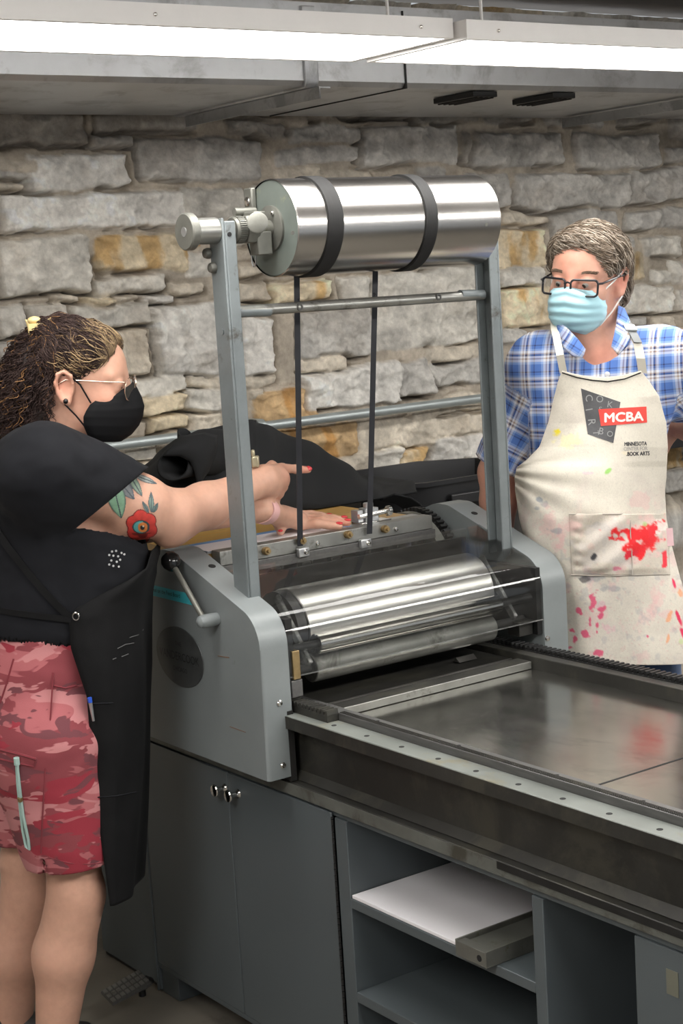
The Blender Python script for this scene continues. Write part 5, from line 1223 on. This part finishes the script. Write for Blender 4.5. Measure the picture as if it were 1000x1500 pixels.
def limb_uv(V):
    uv = np.stack([(V - OM) @ R_ + .35 * np.maximum(0, np.abs((V - OM) @ R_) - .12) * 0 + ((V - OM) @ N_) * .35, V[:, 2], np.zeros(len(V))], 1)
    for a, b in ((shm, e1), (shl, e2)):
        d = b - a; L = np.linalg.norm(d); d = d / L; t = (V - a) @ d; q = V - a - t[:, None] * d; r = np.linalg.norm(q, axis=1)
        x = R_ - d * (R_ @ d); x /= np.linalg.norm(x); y = np.cross(d, x); ang = np.arctan2(q @ y, q @ x)
        lat = np.abs((V - OM) @ R_); m = (r < .095) & (t > .035)
        if b is e1: m &= ((V - OM) @ R_) < ((a - OM) @ R_) + .035 - .0 + np.clip(t, 0, .2) * .2
        else: m &= ((V - OM) @ R_) > ((a - OM) @ R_) - .035
        uv[m, 0] = ang[m] * .072; uv[m, 1] = t[m] + .02
    return uv
ps2 = mesh_np('plaid_shirt', V, F, M['plaid'], mn, 0, None, limb_uv(V)); ps2['label'] = 'blue, white and tan plaid shirt'
SSH = S
def sheetpoly(name, pix, mat, par, th=.003, lab=None, n_div=10):
    # small cloth flap from outline rows [(u,v,n)...] x 2
    a, b = pix; A = [np.array(G(*q)) for q in a]; B_ = [np.array(G(*q)) for q in b]; vs = []
    for i in range(len(A)):
        for j in range(n_div):
            t = j / (n_div - 1); vs.append(A[i] * (1 - t) + B_[i] * t + N_ * .006 * math.sin(math.pi * t))
    vs = np.array(vs); uv = np.stack([(vs - OM) @ (R_ * .8 - UZ * .6), (vs - OM) @ (R_ * .6 + UZ * .8), np.zeros(len(vs))], 1)
    o = mesh_np(name, vs, gridF(len(A), n_div), mat, par, 0, None, uv); s = o.modifiers.new('cloth', 'SOLIDIFY'); s.thickness = th; s.offset = 0; return o
sheetpoly('collar', ([(812, 464, .03), (816, 470, .075), (830, 480, .115), (846, 497, .130), (857, 512, .140)], [(810, 478, .05), (817, 492, .10), (824, 508, .130), (838, 522, .145), (853, 524, .150)]), M['plaid'], ps2)
sheetpoly('collar', ([(905, 448, .02), (904, 460, .06), (902, 475, .10), (899, 492, .125), (895, 508, .140)], [(914, 452, .03), (921, 468, .07), (926, 488, .11), (920, 506, .140), (905, 520, .150)]), M['plaid'], ps2)
sheetpoly('collar_back', ([(812, 464, .03), (840, 452, -.07), (875, 446, -.08), (905, 448, .02)], [(810, 478, .05), (838, 470, -.09), (876, 466, -.10), (914, 452, .03)]), M['plaid'], ps2)
M['button'] = pm('pale_shirt_button', (.7, .7, .72), .3)
for (u, v) in ((889, 548),): q = Vector(surf(u, v, SSH, .001)); MB().lathe(q, N_, [(0, .006), (.002, .006), (.0025, .004)], 16).build('button', M['button'], ps2)
# ---- jeans, shoes
S = Sdf((-.66, .62, .03), (.42, 1.5, 1.10), .006); hips_m(S, .004); S.wrinkle(.006, 12, 25, (1, 1, 1.3)); S.plane(G(880, 775, 0), UZ); S.plane((0, 0, .045), -UZ); V, F = S.mesh(); mesh_np('jeans', V, F, M['denim'], mn)['label'] = 'blue jeans'
for s in (-1, 1):
    a = G(880 + s * 58, 900, 0); h = a + N_ * .02; h[2] = .05; S = Sdf(h - np.array((.2, .25, .06)), h + np.array((.3, .2, .12)), .007); S.cone(h - N_ * .04, h + N_ * .06, .048, .05, 0); S.cone(h + N_ * .06, h + N_ * .19 - UZ * .01, .05, .038, .03); S.plane((0, 0, .002), -UZ); V, F = S.mesh(); mesh_np('shoe', V, F, M['shoe'], mn)
# ---- apron
#      v, uL, uR, n_mid, n_edge
ML = [(543, 823, 938, 0.152, 0.132), (560, 817, 951, 0.154, 0.122), (580, 812, 964, 0.157, 0.114), (620, 803, 975, 0.164, 0.102), (655, 790, 977, 0.17400000000000002, 0.096), (676, 770, 976, 0.182, 0.084), (684, 757, 975.5, 0.186, 0.074), (700, 754, 975, 0.19, 0.07), (720, 755, 973, 0.194, 0.07200000000000001), (760, 761, 975, 0.196, 0.078), (800, 771, 983, 0.192, 0.084), (860, 786, 999, 0.18, 0.092), (920, 800, 1010, 0.169, 0.099), (968, 806, 1016, 0.162, 0.102)]
def mrow(v):
    for a, b in zip(ML, ML[1:]):
        if a[0] <= v <= b[0]: t = (v - a[0]) / (b[0] - a[0]); return [a[i] + (b[i] - a[i]) * t for i in range(5)]
    return ML[0] if v < ML[0][0] else ML[-1]
def apron_pts(sv, vv, lift=0.):
    # s in -1..1 across, v photo row -> surface point and its photo column
    out = np.zeros((len(sv), 3)); uu = np.zeros(len(sv))
    rows = np.array([mrow(v) for v in vv]); u = rows[:, 1] + (rows[:, 2] - rows[:, 1]) * (sv + 1) / 2
    sag = np.where(vv < 600, (1 - sv ** 2) * 9 * np.clip((600 - vv) / 57, 0, 1), 0) - np.where(vv > 900, ((sv - .35) ** 2 * 5 - 6) * (vv - 900) / 68, 0)
    ve = vv + sag
    nn = rows[:, 4] + (rows[:, 3] - rows[:, 4]) * np.clip(1 - np.abs(sv) ** 2.4, 0, 1)
    du, dv = u - 757, ve - 690
    rad = np.arctan2(dv, du + 25); rr = np.hypot(du, dv)
    nn = nn + .0065 * np.sin(rad * 17 + 1.0) * np.exp(-rr / 75) + .012 * fbm(u / 60, ve / 90, 0, 61, 3) + .005 * np.sin((u + .25 * ve) / 17.) * np.clip((ve - 820) / 150, 0, 1) + .004 * np.sin((u * .9 - ve * .5) / 12) * np.exp(-((u - 850) / 60) ** 2 - ((ve - 850) / 40) ** 2)
    for i in range(len(sv)): out[i] = G(u[i], ve[i], nn[i] + lift)
    return out, u, ve
nu, nv = 171, 321
sg, vg = np.meshgrid(np.linspace(-1, 1, nu), np.linspace(543, 968, nv), indexing='ij'); sg, vg = sg.ravel(), vg.ravel()
AVm, au, av = apron_pts(sg, vg)
def blot(u, v, cx, cy, rx, ry, ang, seed, th=0., fz=.9, fs=1.0):
    a = math.radians(ang); x = (u - cx) * math.cos(a) + (v - cy) * math.sin(a); y = -(u - cx) * math.sin(a) + (v - cy) * math.cos(a)
    d = np.hypot(x / rx, y / ry); nz_ = fbm(u / 9 * fs, v / 9 * fs, 0, seed, 4) * 2
    return smooth01((1 - d + fz * nz_ - th) / .38)
def apron_paint(u, v):
    base = np.array((.68, .635, .545)); c = np.tile(base, (len(u), 1)); 
    def lay(w, col, k=1.0):
        nonlocal c
        w = np.clip(w * k, 0, 1)[:, None]; c = c * (1 - w) + np.array(col) * w
    lay(smooth01((fbm(u / 45, v / 45, 0, 71, 4) + .18 * (v - 700) / 260) / .3), (.56, .51, .44), .55)
    lay(smooth01((fbm(u / 22, v / 22, 5, 72, 4) - .02 + .1 * (v - 760) / 200) / .25), (.62, .56, .50), .5)
    k_ = np.clip((v - 700) / 120, 0, 1); lay(smooth01((fbm(u / 16, v / 20, 9, 74, 4) - .07) / .12) * k_, (.70, .46, .45), .45); lay(smooth01((fbm(u / 13, v / 13, 3, 75, 4) - .10) / .10) * k_, (.36, .36, .38), .35); lay(smooth01((fbm(u / 3.2, v / 3.2, 1, 76, 3) - .20) / .05) * k_, (.55, .20, .22), .25); lay(smooth01((fbm(u / 3.0, v / 3.0, 8, 77, 3) - .22) / .05), (.35, .33, .31), .25)
    lay(blot(u, v, 815, 632, 9, 7, 0, 80, .1), (.80, .66, .04)); lay(blot(u, v, 830, 645, 26, 16, 20, 81, .2), (.78, .72, .36), .5)
    lay(blot(u, v, 890, 690, 7, 3.5, -40, 82, .0, .3), (.32, .60, .16)); lay(blot(u, v, 917, 664, 12, 4, 0, 83, .3), (.8, .7, .5), .5)
    lay(blot(u, v, 862, 693, 16, 3, 0, 84, .35), (.70, .46, .52), .6)
    for (x, y, rx, ry, a, s, k) in ((805, 775, 16, 28, -15, 90, .35), (822, 790, 12, 22, -20, 91, .4), (800, 742, 10, 10, 0, 92, .3), (935, 735, 30, 14, 0, 93, .3), (962, 880, 12, 30, 10, 94, .3), (835, 770, 20, 10, 0, 95, .3)):
        lay(blot(u, v, x, y, rx, ry, a, s, .15), (.74, .36, .38), k)
    for (x, y, rx, ry, s, k) in ((790, 732, 5, 4, 100, .7), (786, 745, 6, 4, 101, .5), (815, 778, 14, 5, 102, .5), (878, 770, 20, 8, 103, .25), (868, 845, 20, 6, 104, .45), (900, 862, 22, 5, 105, .4), (795, 738, 8, 5, 106, .4)):
        lay(blot(u, v, x, y, rx, ry, 0, s, .1), (.20, .24, .30), k)
    lay(blot(u, v, 857, 848, 9, 5, -10, 107, .1), (.10, .09, .09), .8)
    for i, (x, y, rx, ry, a) in enumerate(((868, 882, 6, 15, 10), (864, 908, 3, 9, 0), (849, 895, 5, 5, 0), (882, 892, 6, 4, -30), (879, 903, 4, 7, 20), (875, 914, 3, 5, 0), (858, 927, 6, 8, -30), (841, 936, 5, 6, 0), (838, 922, 6, 5, 0), (874, 926, 2, 3, 0), (876, 957, 8, 5, 0), (890, 920, 10, 12, 30), (836, 948, 5, 3, 0), (880, 885, 8, 6, 0), (948, 932, 2, 2, 0), (852, 960, 3, 3, 0))):
        lay(blot(u, v, x, y, rx, ry, a, 120 + i, .05, 1.2), (.66, .03, .14) if i not in (11, 13) else (.72, .35, .45), .85 if i not in (11, 13) else .4)
    for i, (x, y, rx, ry, a) in enumerate(((993, 905, 3, 14, -20), (986, 855, 2.5, 10, -15), (1001, 930, 4, 16, -25))): lay(blot(u, v, x, y, rx, ry, a, 140 + i, .0, .4), (.70, .03, .10))
    for i, (x, y, rx, ry, a) in enumerate(((980, 900, 5, 18, 25), (977, 935, 3, 14, 15), (996, 868, 5, 8, 0))): lay(blot(u, v, x, y, rx, ry, a, 150 + i, .2, .8), (.80, .30, .10), .7)
    lay(blot(u, v, 997, 940, 5, 9, 0, 160, .1), (.55, .68, .30), .7)
    return np.clip(c, 0, 1)
def pocket_paint(u, v):
    c = apron_paint(u, v) * np.array((.90, .88, .86))
    def lay(w, col, k=1.0):
        nonlocal c
        w = np.clip(w * k, 0, 1)[:, None]; c = c * (1 - w) + np.array(col) * w
    lay(blot(u, v, 890, 795, 50, 40, 0, 170, .0), (.60, .55, .52), .5); lay(blot(u, v, 945, 785, 34, 36, 0, 171, .1), (.78, .44, .44), .45)
    st = .9; lay(blot(u, v, 938, 793, 27, 21, -12, 172, .12, 1.5, .75), (.74, .015, .02)); lay(blot(u, v, 930, 782, 34, 8, 8, 173, .25, 1.5, .8), (.74, .015, .02)); lay(blot(u, v, 962, 775, 22, 12, -10, 174, .25, 1.6), (.74, .02, .03))
    lay(blot(u, v, 920, 812, 8, 22, 65, 175, .3, 1.5), (.70, .02, .04)); lay(blot(u, v, 970, 766, 5, 22, 10, 176, .2, 1.4), (.74, .03, .03)); lay(blot(u, v, 972, 818, 4, 20, 0, 177, .2, 1.3), (.74, .03, .05)); lay(blot(u, v, 908, 790, 18, 4, 12, 178, .25, 1.5), (.72, .03, .04))
    lay(blot(u, v, 966, 770, 14, 16, 0, 179, .45, 1.6, 1.5), (.86, .78, .72), .8); lay(blot(u, v, 943, 767, 4, 4, 0, 180, .1), (.40, .58, .25), .8)
    lay(blot(u, v, 869, 815, 5, 6, 20, 181, .0, .5), (.05, .05, .055)); lay(blot(u, v, 904, 832, 10, 4, 0, 182, .1), (.6, .08, .2), .7)
    return np.clip(c, 0, 1)
M['apron'] = tint_mat('stained_cream_canvas', .85, .06, 260, .25, sheen=.05)
fo = gridF(nu, nv)
apm = mesh_np('apron', AVm, fo, M['apron'], mn, 0, apron_paint(au, av)); apm['label'] = 'cream canvas apron covered in ink stains'
s = apm.modifiers.new('cloth', 'SOLIDIFY'); s.thickness = .003; s.offset = 0
def inv_s(u, v):
    r = mrow(v); return (u - r[1]) / (r[2] - r[1]) * 2 - 1
def ap_at(pix, lift):
    # photo points -> points on the apron's surface (inverse of the sag by iteration)
    u = np.array([p[0] for p in pix], float); v = np.array([p[1] for p in pix], float); vv = v.copy(); sv = np.array([inv_s(a, b) for a, b in zip(u, vv)])
    for k in range(4):
        _, uu, ve = apron_pts(sv, vv); vv = np.clip(vv + (v - ve), 543, 968); sv = np.clip(np.array([inv_s(a, b) for a, b in zip(u, vv)]), -1, 1)
    return apron_pts(sv, vv, lift)[0]
# pocket
pu, pv = np.meshgrid(np.linspace(833, 977, 85), np.linspace(752, 842, 54), indexing='ij'); pu, pv = pu.ravel(), pv.ravel()
tilt = pu + (pv - 752) * .045
pl = ap_at(list(zip(tilt, pv)), .004); dz = .005 * np.sin((pu * .8 + pv * 1.1) / 7.5) * np.exp(-((pu - 880) / 45) ** 2) + .003 * np.sin(pv / 2.6) * np.exp(-((pu - 840) / 9) ** 2)
edge = np.minimum(np.minimum(pu - 833, 977 - pu), np.minimum(842 - pv, 99)) / 12; pl = pl + N_[None] * ((dz + .006) * smooth01(edge))[:, None]
po = mesh_np('pocket', pl, gridF(85, 54), M['apron'], apm, 0, pocket_paint(tilt, pv)); po['label'] = 'patch pocket with a red ink splash'
s = po.modifiers.new('cloth', 'SOLIDIFY'); s.thickness = .002; s.offset = 0
M['thread'] = fabric('grey_stitching', (.42, .38, .33), .9, 500)
def line(pix, r, mat, name, par, lift=.0035): return MB().tube([Vector(p) for p in ap_at(pix, lift)], r, 6).build(name, mat, par)
line([(833, 753), (870, 753), (905, 753), (922, 753)], .0016, M['thread'], 'pocket_hem', po, .0115); line([(923, 753), (923, 780), (925, 810), (926, 842)], .0012, M['thread'], 'pocket_stitch', po, .0118)
line([(836, 842), (870, 843), (905, 843), (940, 842), (978, 841)], .0016, M['thread'], 'pocket_hem', po, .006); line([(823, 546), (845, 553), (867, 557), (890, 559), (915, 555), (938, 546)], .0015, M['apron'], 'bib_hem', apm)
M['tag'] = fabric('pink_stained_tape', (.62, .42, .44), .85, 500); 
tg = ap_at([(974, 774), (976, 800)], .003); MB().strip([Vector(tg[0]) + Vector(R_) * .008, Vector(tg[1]) + Vector(R_) * .008], .018, .002, R_).build('side_tag', M['tag'], apm)
# printed marks
M['logo_red'] = fabric('red_print', (.70, .07, .055), .8, 600, .08); M['logo_grey'] = fabric('charcoal_print', (.105, .105, .11), .85, 300, .35); M['logo_white'] = fabric('white_print', (.80, .76, .70), .85, 600, .05); M['logo_mid'] = fabric('grey_print', (.30, .30, .30), .85, 400, .2); M['print_dark'] = fabric('dark_print', (.06, .06, .065), .85, 600); M['print_pale'] = fabric('pale_grey_print', (.40, .38, .36), .85, 600)
def patch(name, quad, nn, mat, par, lift):
    a, b, c, d = [np.array(q, float) for q in quad]; pix = []
    for i in range(nn):
        for j in range(nn):
            s_, t = i / (nn - 1), j / (nn - 1); p = (a * (1 - s_) + b * s_) * (1 - t) + (d * (1 - s_) + c * s_) * t; pix.append(tuple(p))
    return mesh_np(name, ap_at(pix, lift), gridF(nn, nn), mat, par, 0)
patch('grey_print_block', [(850.5, 569), (908.5, 589), (898, 649), (860.5, 636)], 14, M['logo_grey'], apm, .0024)
for i, (ch, cx, cy, sz, rot) in enumerate((('C', 862, 583, 15, 82), ('I', 862, 600, 15, 80), ('O', 878, 585, 14, 15), ('K', 893, 593, 13, 10), ('R', 866, 618, 16, 84), ('B', 880, 632, 14, 12), ('O', 893, 636, 12, 20), ('S', 879, 600, 11, 5), ('T', 872, 634, 12, 85))):
    V, F = text_mesh(ch, 1.0); a = math.radians(rot); pix = [(cx + sz * (v[0] * math.cos(a) + v[1] * math.sin(a)), cy + sz * (v[0] * math.sin(a) - v[1] * math.cos(a))) for v in V]
    m = MB(); m.add([tuple(p) for p in ap_at(pix, .0030)], F); me = bpy.data.meshes.new('type_print'); me.from_pydata(m.v, [], m.f); link_mesh('type_print', me, M['logo_mid'], apm, 0, 0)
patch('red_name_block', [(876, 599.5), (946.5, 595.5), (947.5, 619), (880, 624)], 14, M['logo_red'], apm, .0036)
def print_text(body, x0, x1, yc, h, slope, mat, name, lift, bold=0):
    V, F = text_mesh(body, 1.0, align='LEFT'); w = V[:, 0].max(); hh = V[:, 1].max() - V[:, 1].min(); ym = (V[:, 1].max() + V[:, 1].min()) / 2
    m = MB()
    for ox, oy in ([(0, 0)] if not bold else [(-bold, 0), (bold, 0), (0, bold), (0, -bold)]):
        pix = [(x0 + (x1 - x0) * v[0] / w + ox, yc - (v[1] - ym) / hh * h + slope * ((x1 - x0) * v[0] / w) + oy) for v in V]; m.add([tuple(p) for p in ap_at(pix, lift + ox * .00001)], F)
    me = bpy.data.meshes.new(name); me.from_pydata(m.v, [], m.f); link_mesh(name, me, mat, apm, 0, 0)
print_text('MCBA', 884, 942, 612, 13, -.045, M['logo_white'], 'lettering', .0046, .7)
print_text('MINNESOTA', 914, 947, 650.5, 5.6, -.03, M['print_dark'], 'lettering', .0030, .25); print_text('CENTER FOR', 913, 948, 657.5, 5.6, -.03, M['print_pale'], 'lettering', .0030, .1); print_text('.BOOK ARTS', 917, 951, 665, 5.6, -.03, M['print_dark'], 'lettering', .0030, .25)
# neck strap with its slide
M['canvas'] = fabric('cream_canvas_strap', (.70, .66, .57), .85, 500, .08); M['slide'] = pm('grey_strap_slide', (.16, .17, .175), .5)
def gs(pts): return [Vector(G(*p)) for p in pts]
MB().strip(gs([(825, 546, .122), (820, 520, .148), (816, 500, .130), (812, 482, .090), (811, 468, .045), (822, 455, -.03), (850, 449, -.085)]), .017, .003, R_ + UZ * .1).build('neck_strap', M['canvas'], apm)
MB().strip(gs([(941, 546, .120), (938, 525, .138), (934, 505, .132), (927, 490, .115)]), .020, .003, R_ - UZ * .1).build('neck_strap', M['canvas'], apm)
MB().strip(gs([(934, 502, .138), (928, 490, .124), (921, 477, .095), (913, 464, .050), (900, 455, -.02), (878, 450, -.085)]), .018, .0035, R_ - UZ * .1).build('strap_webbing', M['slide'], apm)
MB().strip(gs([(925, 484, .120), (920, 476, .104)]), .026, .005, R_ - UZ * .1).build('strap_slide', M['galv'], apm, .001)
# ---- surgical mask
rows = [(-.012, .116, .048, .078), (-.020, .126, .058, .066), (-.034, .134, .064, .056), (-.050, .136, .067, .050), (-.066, .135, .067, .048), (-.082, .131, .064, .050), (-.096, .122, .056, .058), (-.108, .110, .044, .068), (-.116, .096, .030, .076)]
vs = []; ri = []
for a in range(len(rows) - 1):
    for t in np.linspace(0, 1, 6, endpoint=False): ri.append([rows[a][q] * (1 - t) + rows[a + 1][q] * t for q in range(4)])
ri.append(rows[-1])
for i, (z, xf, yh, xe) in enumerate(ri):
    for j in range(37):
        a = j / 36 * 2 - 1; y = a * yh * 1.04; x = xe + (xf - xe) * max(0, 1 - abs(a) ** 2.4) ** .62
        pl_ = .0032 * math.sin((z + .3 * abs(a) * (z + .05)) * 260) * (1 - .5 * abs(a)); vs.append(Lm(x + pl_, y, z - .010 * abs(a)))
mk = mesh_np('face_mask', np.array(vs), gridF(len(ri), 37), M['maskblue'], mn); mk['label'] = 'pale blue pleated face mask'
s = mk.modifiers.new('cloth', 'SOLIDIFY'); s.thickness = .002; s.offset = 0
for s in (-1, 1):
    MB().tube([Lm(rows[1][3], s * rows[1][2] * 1.04, rows[1][0] - .010), Lm(.03, s * .078, -.006), Lm(.002, s * .087, .014)], .0019, 6).build('ear_loop', M['whitecord'], mk)
    MB().tube([Lm(rows[6][3], s * rows[6][2] * 1.04, rows[6][0] - .010), Lm(.025, s * .074, -.078), Lm(-.006, s * .086, -.045)], .0019, 6).build('ear_loop', M['whitecord'], mk)
# ---- spectacles and eyes
gl = MB()
def rrect(c, ax, ay, w, h, r, n=6):
    out = []
    for (sx, sy, a0) in ((1, 1, 0), (-1, 1, 90), (-1, -1, 180), (1, -1, 270)):
        for i in range(n + 1): a = math.radians(a0 + 90 * i / n); out.append(Vector(c) + Vector(ax) * (sx * (w - r) + r * math.cos(a)) + Vector(ay) * (sy * (h - r) + r * math.sin(a)))
    return out + [out[0]]
go = None; lens_pts = []
for s in (-1, 1):
    c = Lm(.112, s * .0375, -.013); ax, ay = Am[1] * .97 * s - Am[0] * .22, Am[2] * .98 - Am[0] * .08; rp = rrect(c, ax, ay, .0310, .0185, .009); lens_pts.append(rp); gl.tube(rp, .0026, 8)
    gl.tube([Lm(.105, s * .068, -.002), Lm(.096, s * .076, -.002), Lm(.06, s * .078, .000), Lm(.01, s * .083, .003), Lm(-.02, s * .086, .004)], .0023, 8)
gl.tube([Lm(.118, -.009, -.004), Lm(.121, 0, .000), Lm(.118, .009, -.004)], .0023, 8)
go = gl.build('spectacles', M['frame_black'], mn); go['label'] = 'black rectangular spectacles'
for rp, s in zip(lens_pts, (-1, 1)):
    MB().add(rp[:-1], [tuple(range(len(rp) - 1))]).build('lens', M['lens'], go)
    MB().ball(Lm(.0845, s * .0325, -.006), .0125, 20, 14).build('eye', M['eyewhite'], mn); MB().lathe(Lm(.0945, s * .0325 - .0025, -.0115), Am[0] * .85 - Am[1] * .25 - Am[2] * .4, [(0, .0052), (.0012, .005), (.0018, .001)], 16).build('iris', M['iris'], mn)
rr = random.Random(9); strands = []
for s in (-1, 1):
    strands = []
    for k in range(60):
        t = rr.random(); p = np.array(Lm(.098 - .016 * t ** 2, s * (.014 + .036 * t), .0165 + .004 * math.sin(t * 3) + rr.uniform(-.003, .003))); d = Am[1] * s * .010 + Am[2] * .002 - Am[0] * .002
        strands.append(([Vector(p), Vector(p + d * .6), Vector(p + d)], .0006, np.array((.20, .14, .10)) * rr.uniform(.7, 1.2)))
    hair_mesh('eyebrow', strands, M['hair'], mn)
# ---- hair: short, grey brown, brushed across
S = Sdf(np.array(hm) - .22, np.array(hm) + .22, .0042)
S.ell(Lm(-.014, 0, .036), np.array((.107, .088, .084)) * 1.0, 0, 'u', Am); S.ell(Lm(.035, 0, .064), np.array((.066, .072, .043)), .02, 'u', Am); S.ell(Lm(-.065, 0, -.03), (.05, .078, .07), .03, 'u', Am)
S.plane(Lm(.070, 0, .064), Am[0] * .88 - Am[2] * .47)
for s in (-1, 1): S.ell(Lm(.028, s * .10, -.055), (.062, .06, .072), .006, 's', Am); S.ell(Lm(-.005, s * .085, -.022), (.022, .02, .034), .004, 's', Am)
S.plane(Lm(0, 0, -.085), -Am[2] + Am[0] * .2); S.wrinkle(.006, 60, 13, (1, 1, .5)); V, F = S.mesh(); SHM = S
loc = (V - Lm(0, 0, 0)) @ Am.T; strands = []
def mcol(): return np.array((.20, .155, .115)) * rr.uniform(.4, 1.2) if rr.random() < .68 else np.array((.40, .345, .285)) * rr.uniform(.7, 1.15)
def fm(q, t):
    l = (q - Lm(0, 0, 0)) @ Am.T; d = np.tile(np.array((-.25, .9, -.15)), (len(q), 1)); left = l[:, 1] < -.052; right = l[:, 1] > .055; back = l[:, 0] < -.06
    d[left] = (-.45, .0, -.8); d[right] = (-.55, .2, -.8); d[back] = (-.2, .1, -1.)
    fr = (l[:, 0] > .045) & ~left & ~right; d[fr] = (.15, .95, -.30); return d @ Am
p = V[nrs.choice(len(V), 3600)]; L_ = nrs.uniform(.025, .06, len(p)); st_ = surf_strands(SHM, p, fm, L_, 7, nrs.uniform(.001, .006, len(p)) + .004 * (nrs.rand(len(p)) < .2), .15)
for k in range(len(p)): strands.append(([Vector(q) for q in st_[k]], rr.uniform(.0006, .0011), mcol()))
edge = np.where((loc[:, 0] > .05) & (loc[:, 2] < .085) & (np.abs(loc[:, 1]) < .07))[0]
for k in nrs.choice(edge, 420):      # fringe tips over the forehead
    s = V[k]; d = Am[0] * rr.uniform(.0, .010) + Am[1] * rr.uniform(.02, .036) - Am[2] * rr.uniform(.003, .013); strands.append(([Vector(s), Vector(s + d * .5 + Am[0] * .004), Vector(s + d)], rr.uniform(.0006, .001), mcol() * 1.15))
hair_mesh('hair', strands, M['hair'], mn, 'short grey brown hair', (V, F, np.tile(np.array((.15, .118, .09)), (len(V), 1))))
# ================================================================== BLACK CLOTH THROWN OVER THE BACK OF THE FEED BOARD
def cloth_mound():
    # ridge line and foot lines of the heap, as it lies behind the board
    xs = -.80
    top = [(205, 700), (240, 668), (262, 645), (285, 640), (318, 628), (345, 622), (370, 617), (400, 627), (450, 650), (500, 678), (545, 704), (580, 728), (606, 742)]
    bot = [(205, 745), (245, 752), (270, 752), (300, 752), (330, 750), (360, 748), (385, 748), (420, 747), (460, 746), (505, 745), (550, 748), (585, 752), (612, 752)]
    n = 13; NU, NV = 121, 40; out = np.zeros((NU, NV, 3)); tt = np.linspace(0, n - 1, NU)
    def at(tab, t): i = min(int(t), n - 2); f = t - i; f = f; return np.array(tab[i]) * (1 - f) + np.array(tab[i + 1]) * f
    for a in range(NU):
        pt, pb = at(top, tt[a]), at(bot, tt[a]); ridge = P(pt[0], pt[1], 0, xs); foot = P(pb[0], pb[1], 0, xs + .17)
        foot[2] = max(1.0935, foot[2]); ridge[2] = max(ridge[2], foot[2] + .002)
        back = ridge + np.array((-.24, .02, 0)); back[2] = 1.0935 if back[1] < .74 else 1.0935
        for b in range(NV):
            s = b / (NV - 1)
            if s < .5: q = s / .5; p = foot + (ridge - foot) * np.array([q, q, math.sin(q * math.pi / 2) ** .85])
            else: q = (s - .5) / .5; p = ridge + (back - ridge) * np.array([q, q, 1 - math.cos(q * math.pi / 2)])
            w = .016 * math.sin(tt[a] * 2.1 + 3.5 * s + 1) * math.sin(math.pi * s) ** 1.2 * (1 if s < .5 else .5) + .010 * math.sin(tt[a] * 5.2 - 5 * s) * math.sin(math.pi * s)
            p = p + np.array((w * .8, 0, w * .35 * (1 - s)))
            p[2] = max(p[2], 1.0935); out[a, b] = p
    return out.reshape(-1, 3), gridF(NU, NV)
ck = empty('black_jacket', (-.80, .45, 1.0935), 'black felt jacket heaped on the back of the feed board behind her hands', 'jacket')
V, F = cloth_mound(); o = mesh_np('body', V, F, M['blackwool'], ck); s = o.modifiers.new('cloth', 'SOLIDIFY'); s.thickness = .004; s.offset = 1
# turned up sleeve end with its dark opening, and the standing collar flap
def loft(rings, name, mat, par, th=.004, lab=None):
    m = len(rings[0]); vs = np.array([p for r in rings for p in r]); o = mesh_np(name, vs, np.array([(i * m + j, i * m + (j + 1) % m, (i + 1) * m + (j + 1) % m, (i + 1) * m + j) for i in range(len(rings) - 1) for j in range(m)]), mat, par); s = o.modifiers.new('cloth', 'SOLIDIFY'); s.thickness = th; s.offset = -1
    if lab: o['label'] = lab
    return o
def ringpx(c, rx, ry, rot, x, n=28):
    a0 = math.radians(rot); out = []
    for i in range(n):
        a = 2 * math.pi * i / n; du, dv = rx * math.cos(a), ry * math.sin(a); out.append(P(c[0] + du * math.cos(a0) - dv * math.sin(a0), c[1] + du * math.sin(a0) + dv * math.cos(a0), 0, x + .02 * math.sin(a)))
    return out
loft([ringpx((253, 682), 24, 22, -40, -.60), ringpx((262, 677), 26, 25, -40, -.61), ringpx((280, 668), 30, 30, -35, -.64), ringpx((300, 662), 33, 34, -30, -.68), ringpx((325, 664), 36, 36, -20, -.73), ringpx((352, 672), 36, 36, 0, -.78)], 'sleeve', M['blackwool'], ck, .004, 'rolled sleeve end with dark opening')
loft([ringpx((270, 634), 11, 6, 20, -.70), ringpx((272, 645), 13, 8, 20, -.70), ringpx((276, 662), 16, 11, 15, -.70), ringpx((282, 690), 20, 14, 10, -.71)], 'collar', M['blackwool'], ck, .004)
fl = [(262, 640), (300, 634), (318, 638), (318, 652), (314, 668), (305, 690), (292, 706)]; fl2 = [(240, 668), (262, 668), (278, 676), (284, 690), (287, 702), (289, 712), (290, 716)]
vs = []
for a, b in zip(fl, fl2):
    for j in range(10): t = j / 9; vs.append(P(a[0] * (1 - t) + b[0] * t, a[1] * (1 - t) + b[1] * t, 0, -.585 - .05 * (1 - t) + .022 * math.sin(math.pi * t)))
o = mesh_np('lapel', np.array(vs), gridF(len(fl), 10), M['blackwool'], ck); s = o.modifiers.new('cloth', 'SOLIDIFY'); s.thickness = .004; s.offset = 0
# cuff tab hanging over the board's far edge
q = [P(u, v, 0, -.62) for u, v in ((566, 728), (590, 733), (604, 742), (612, 752))]; MB().strip([Vector(p) for p in q], .05, .006, (.8, .3, .3)).build('tab', M['blackwool'], ck, .002)
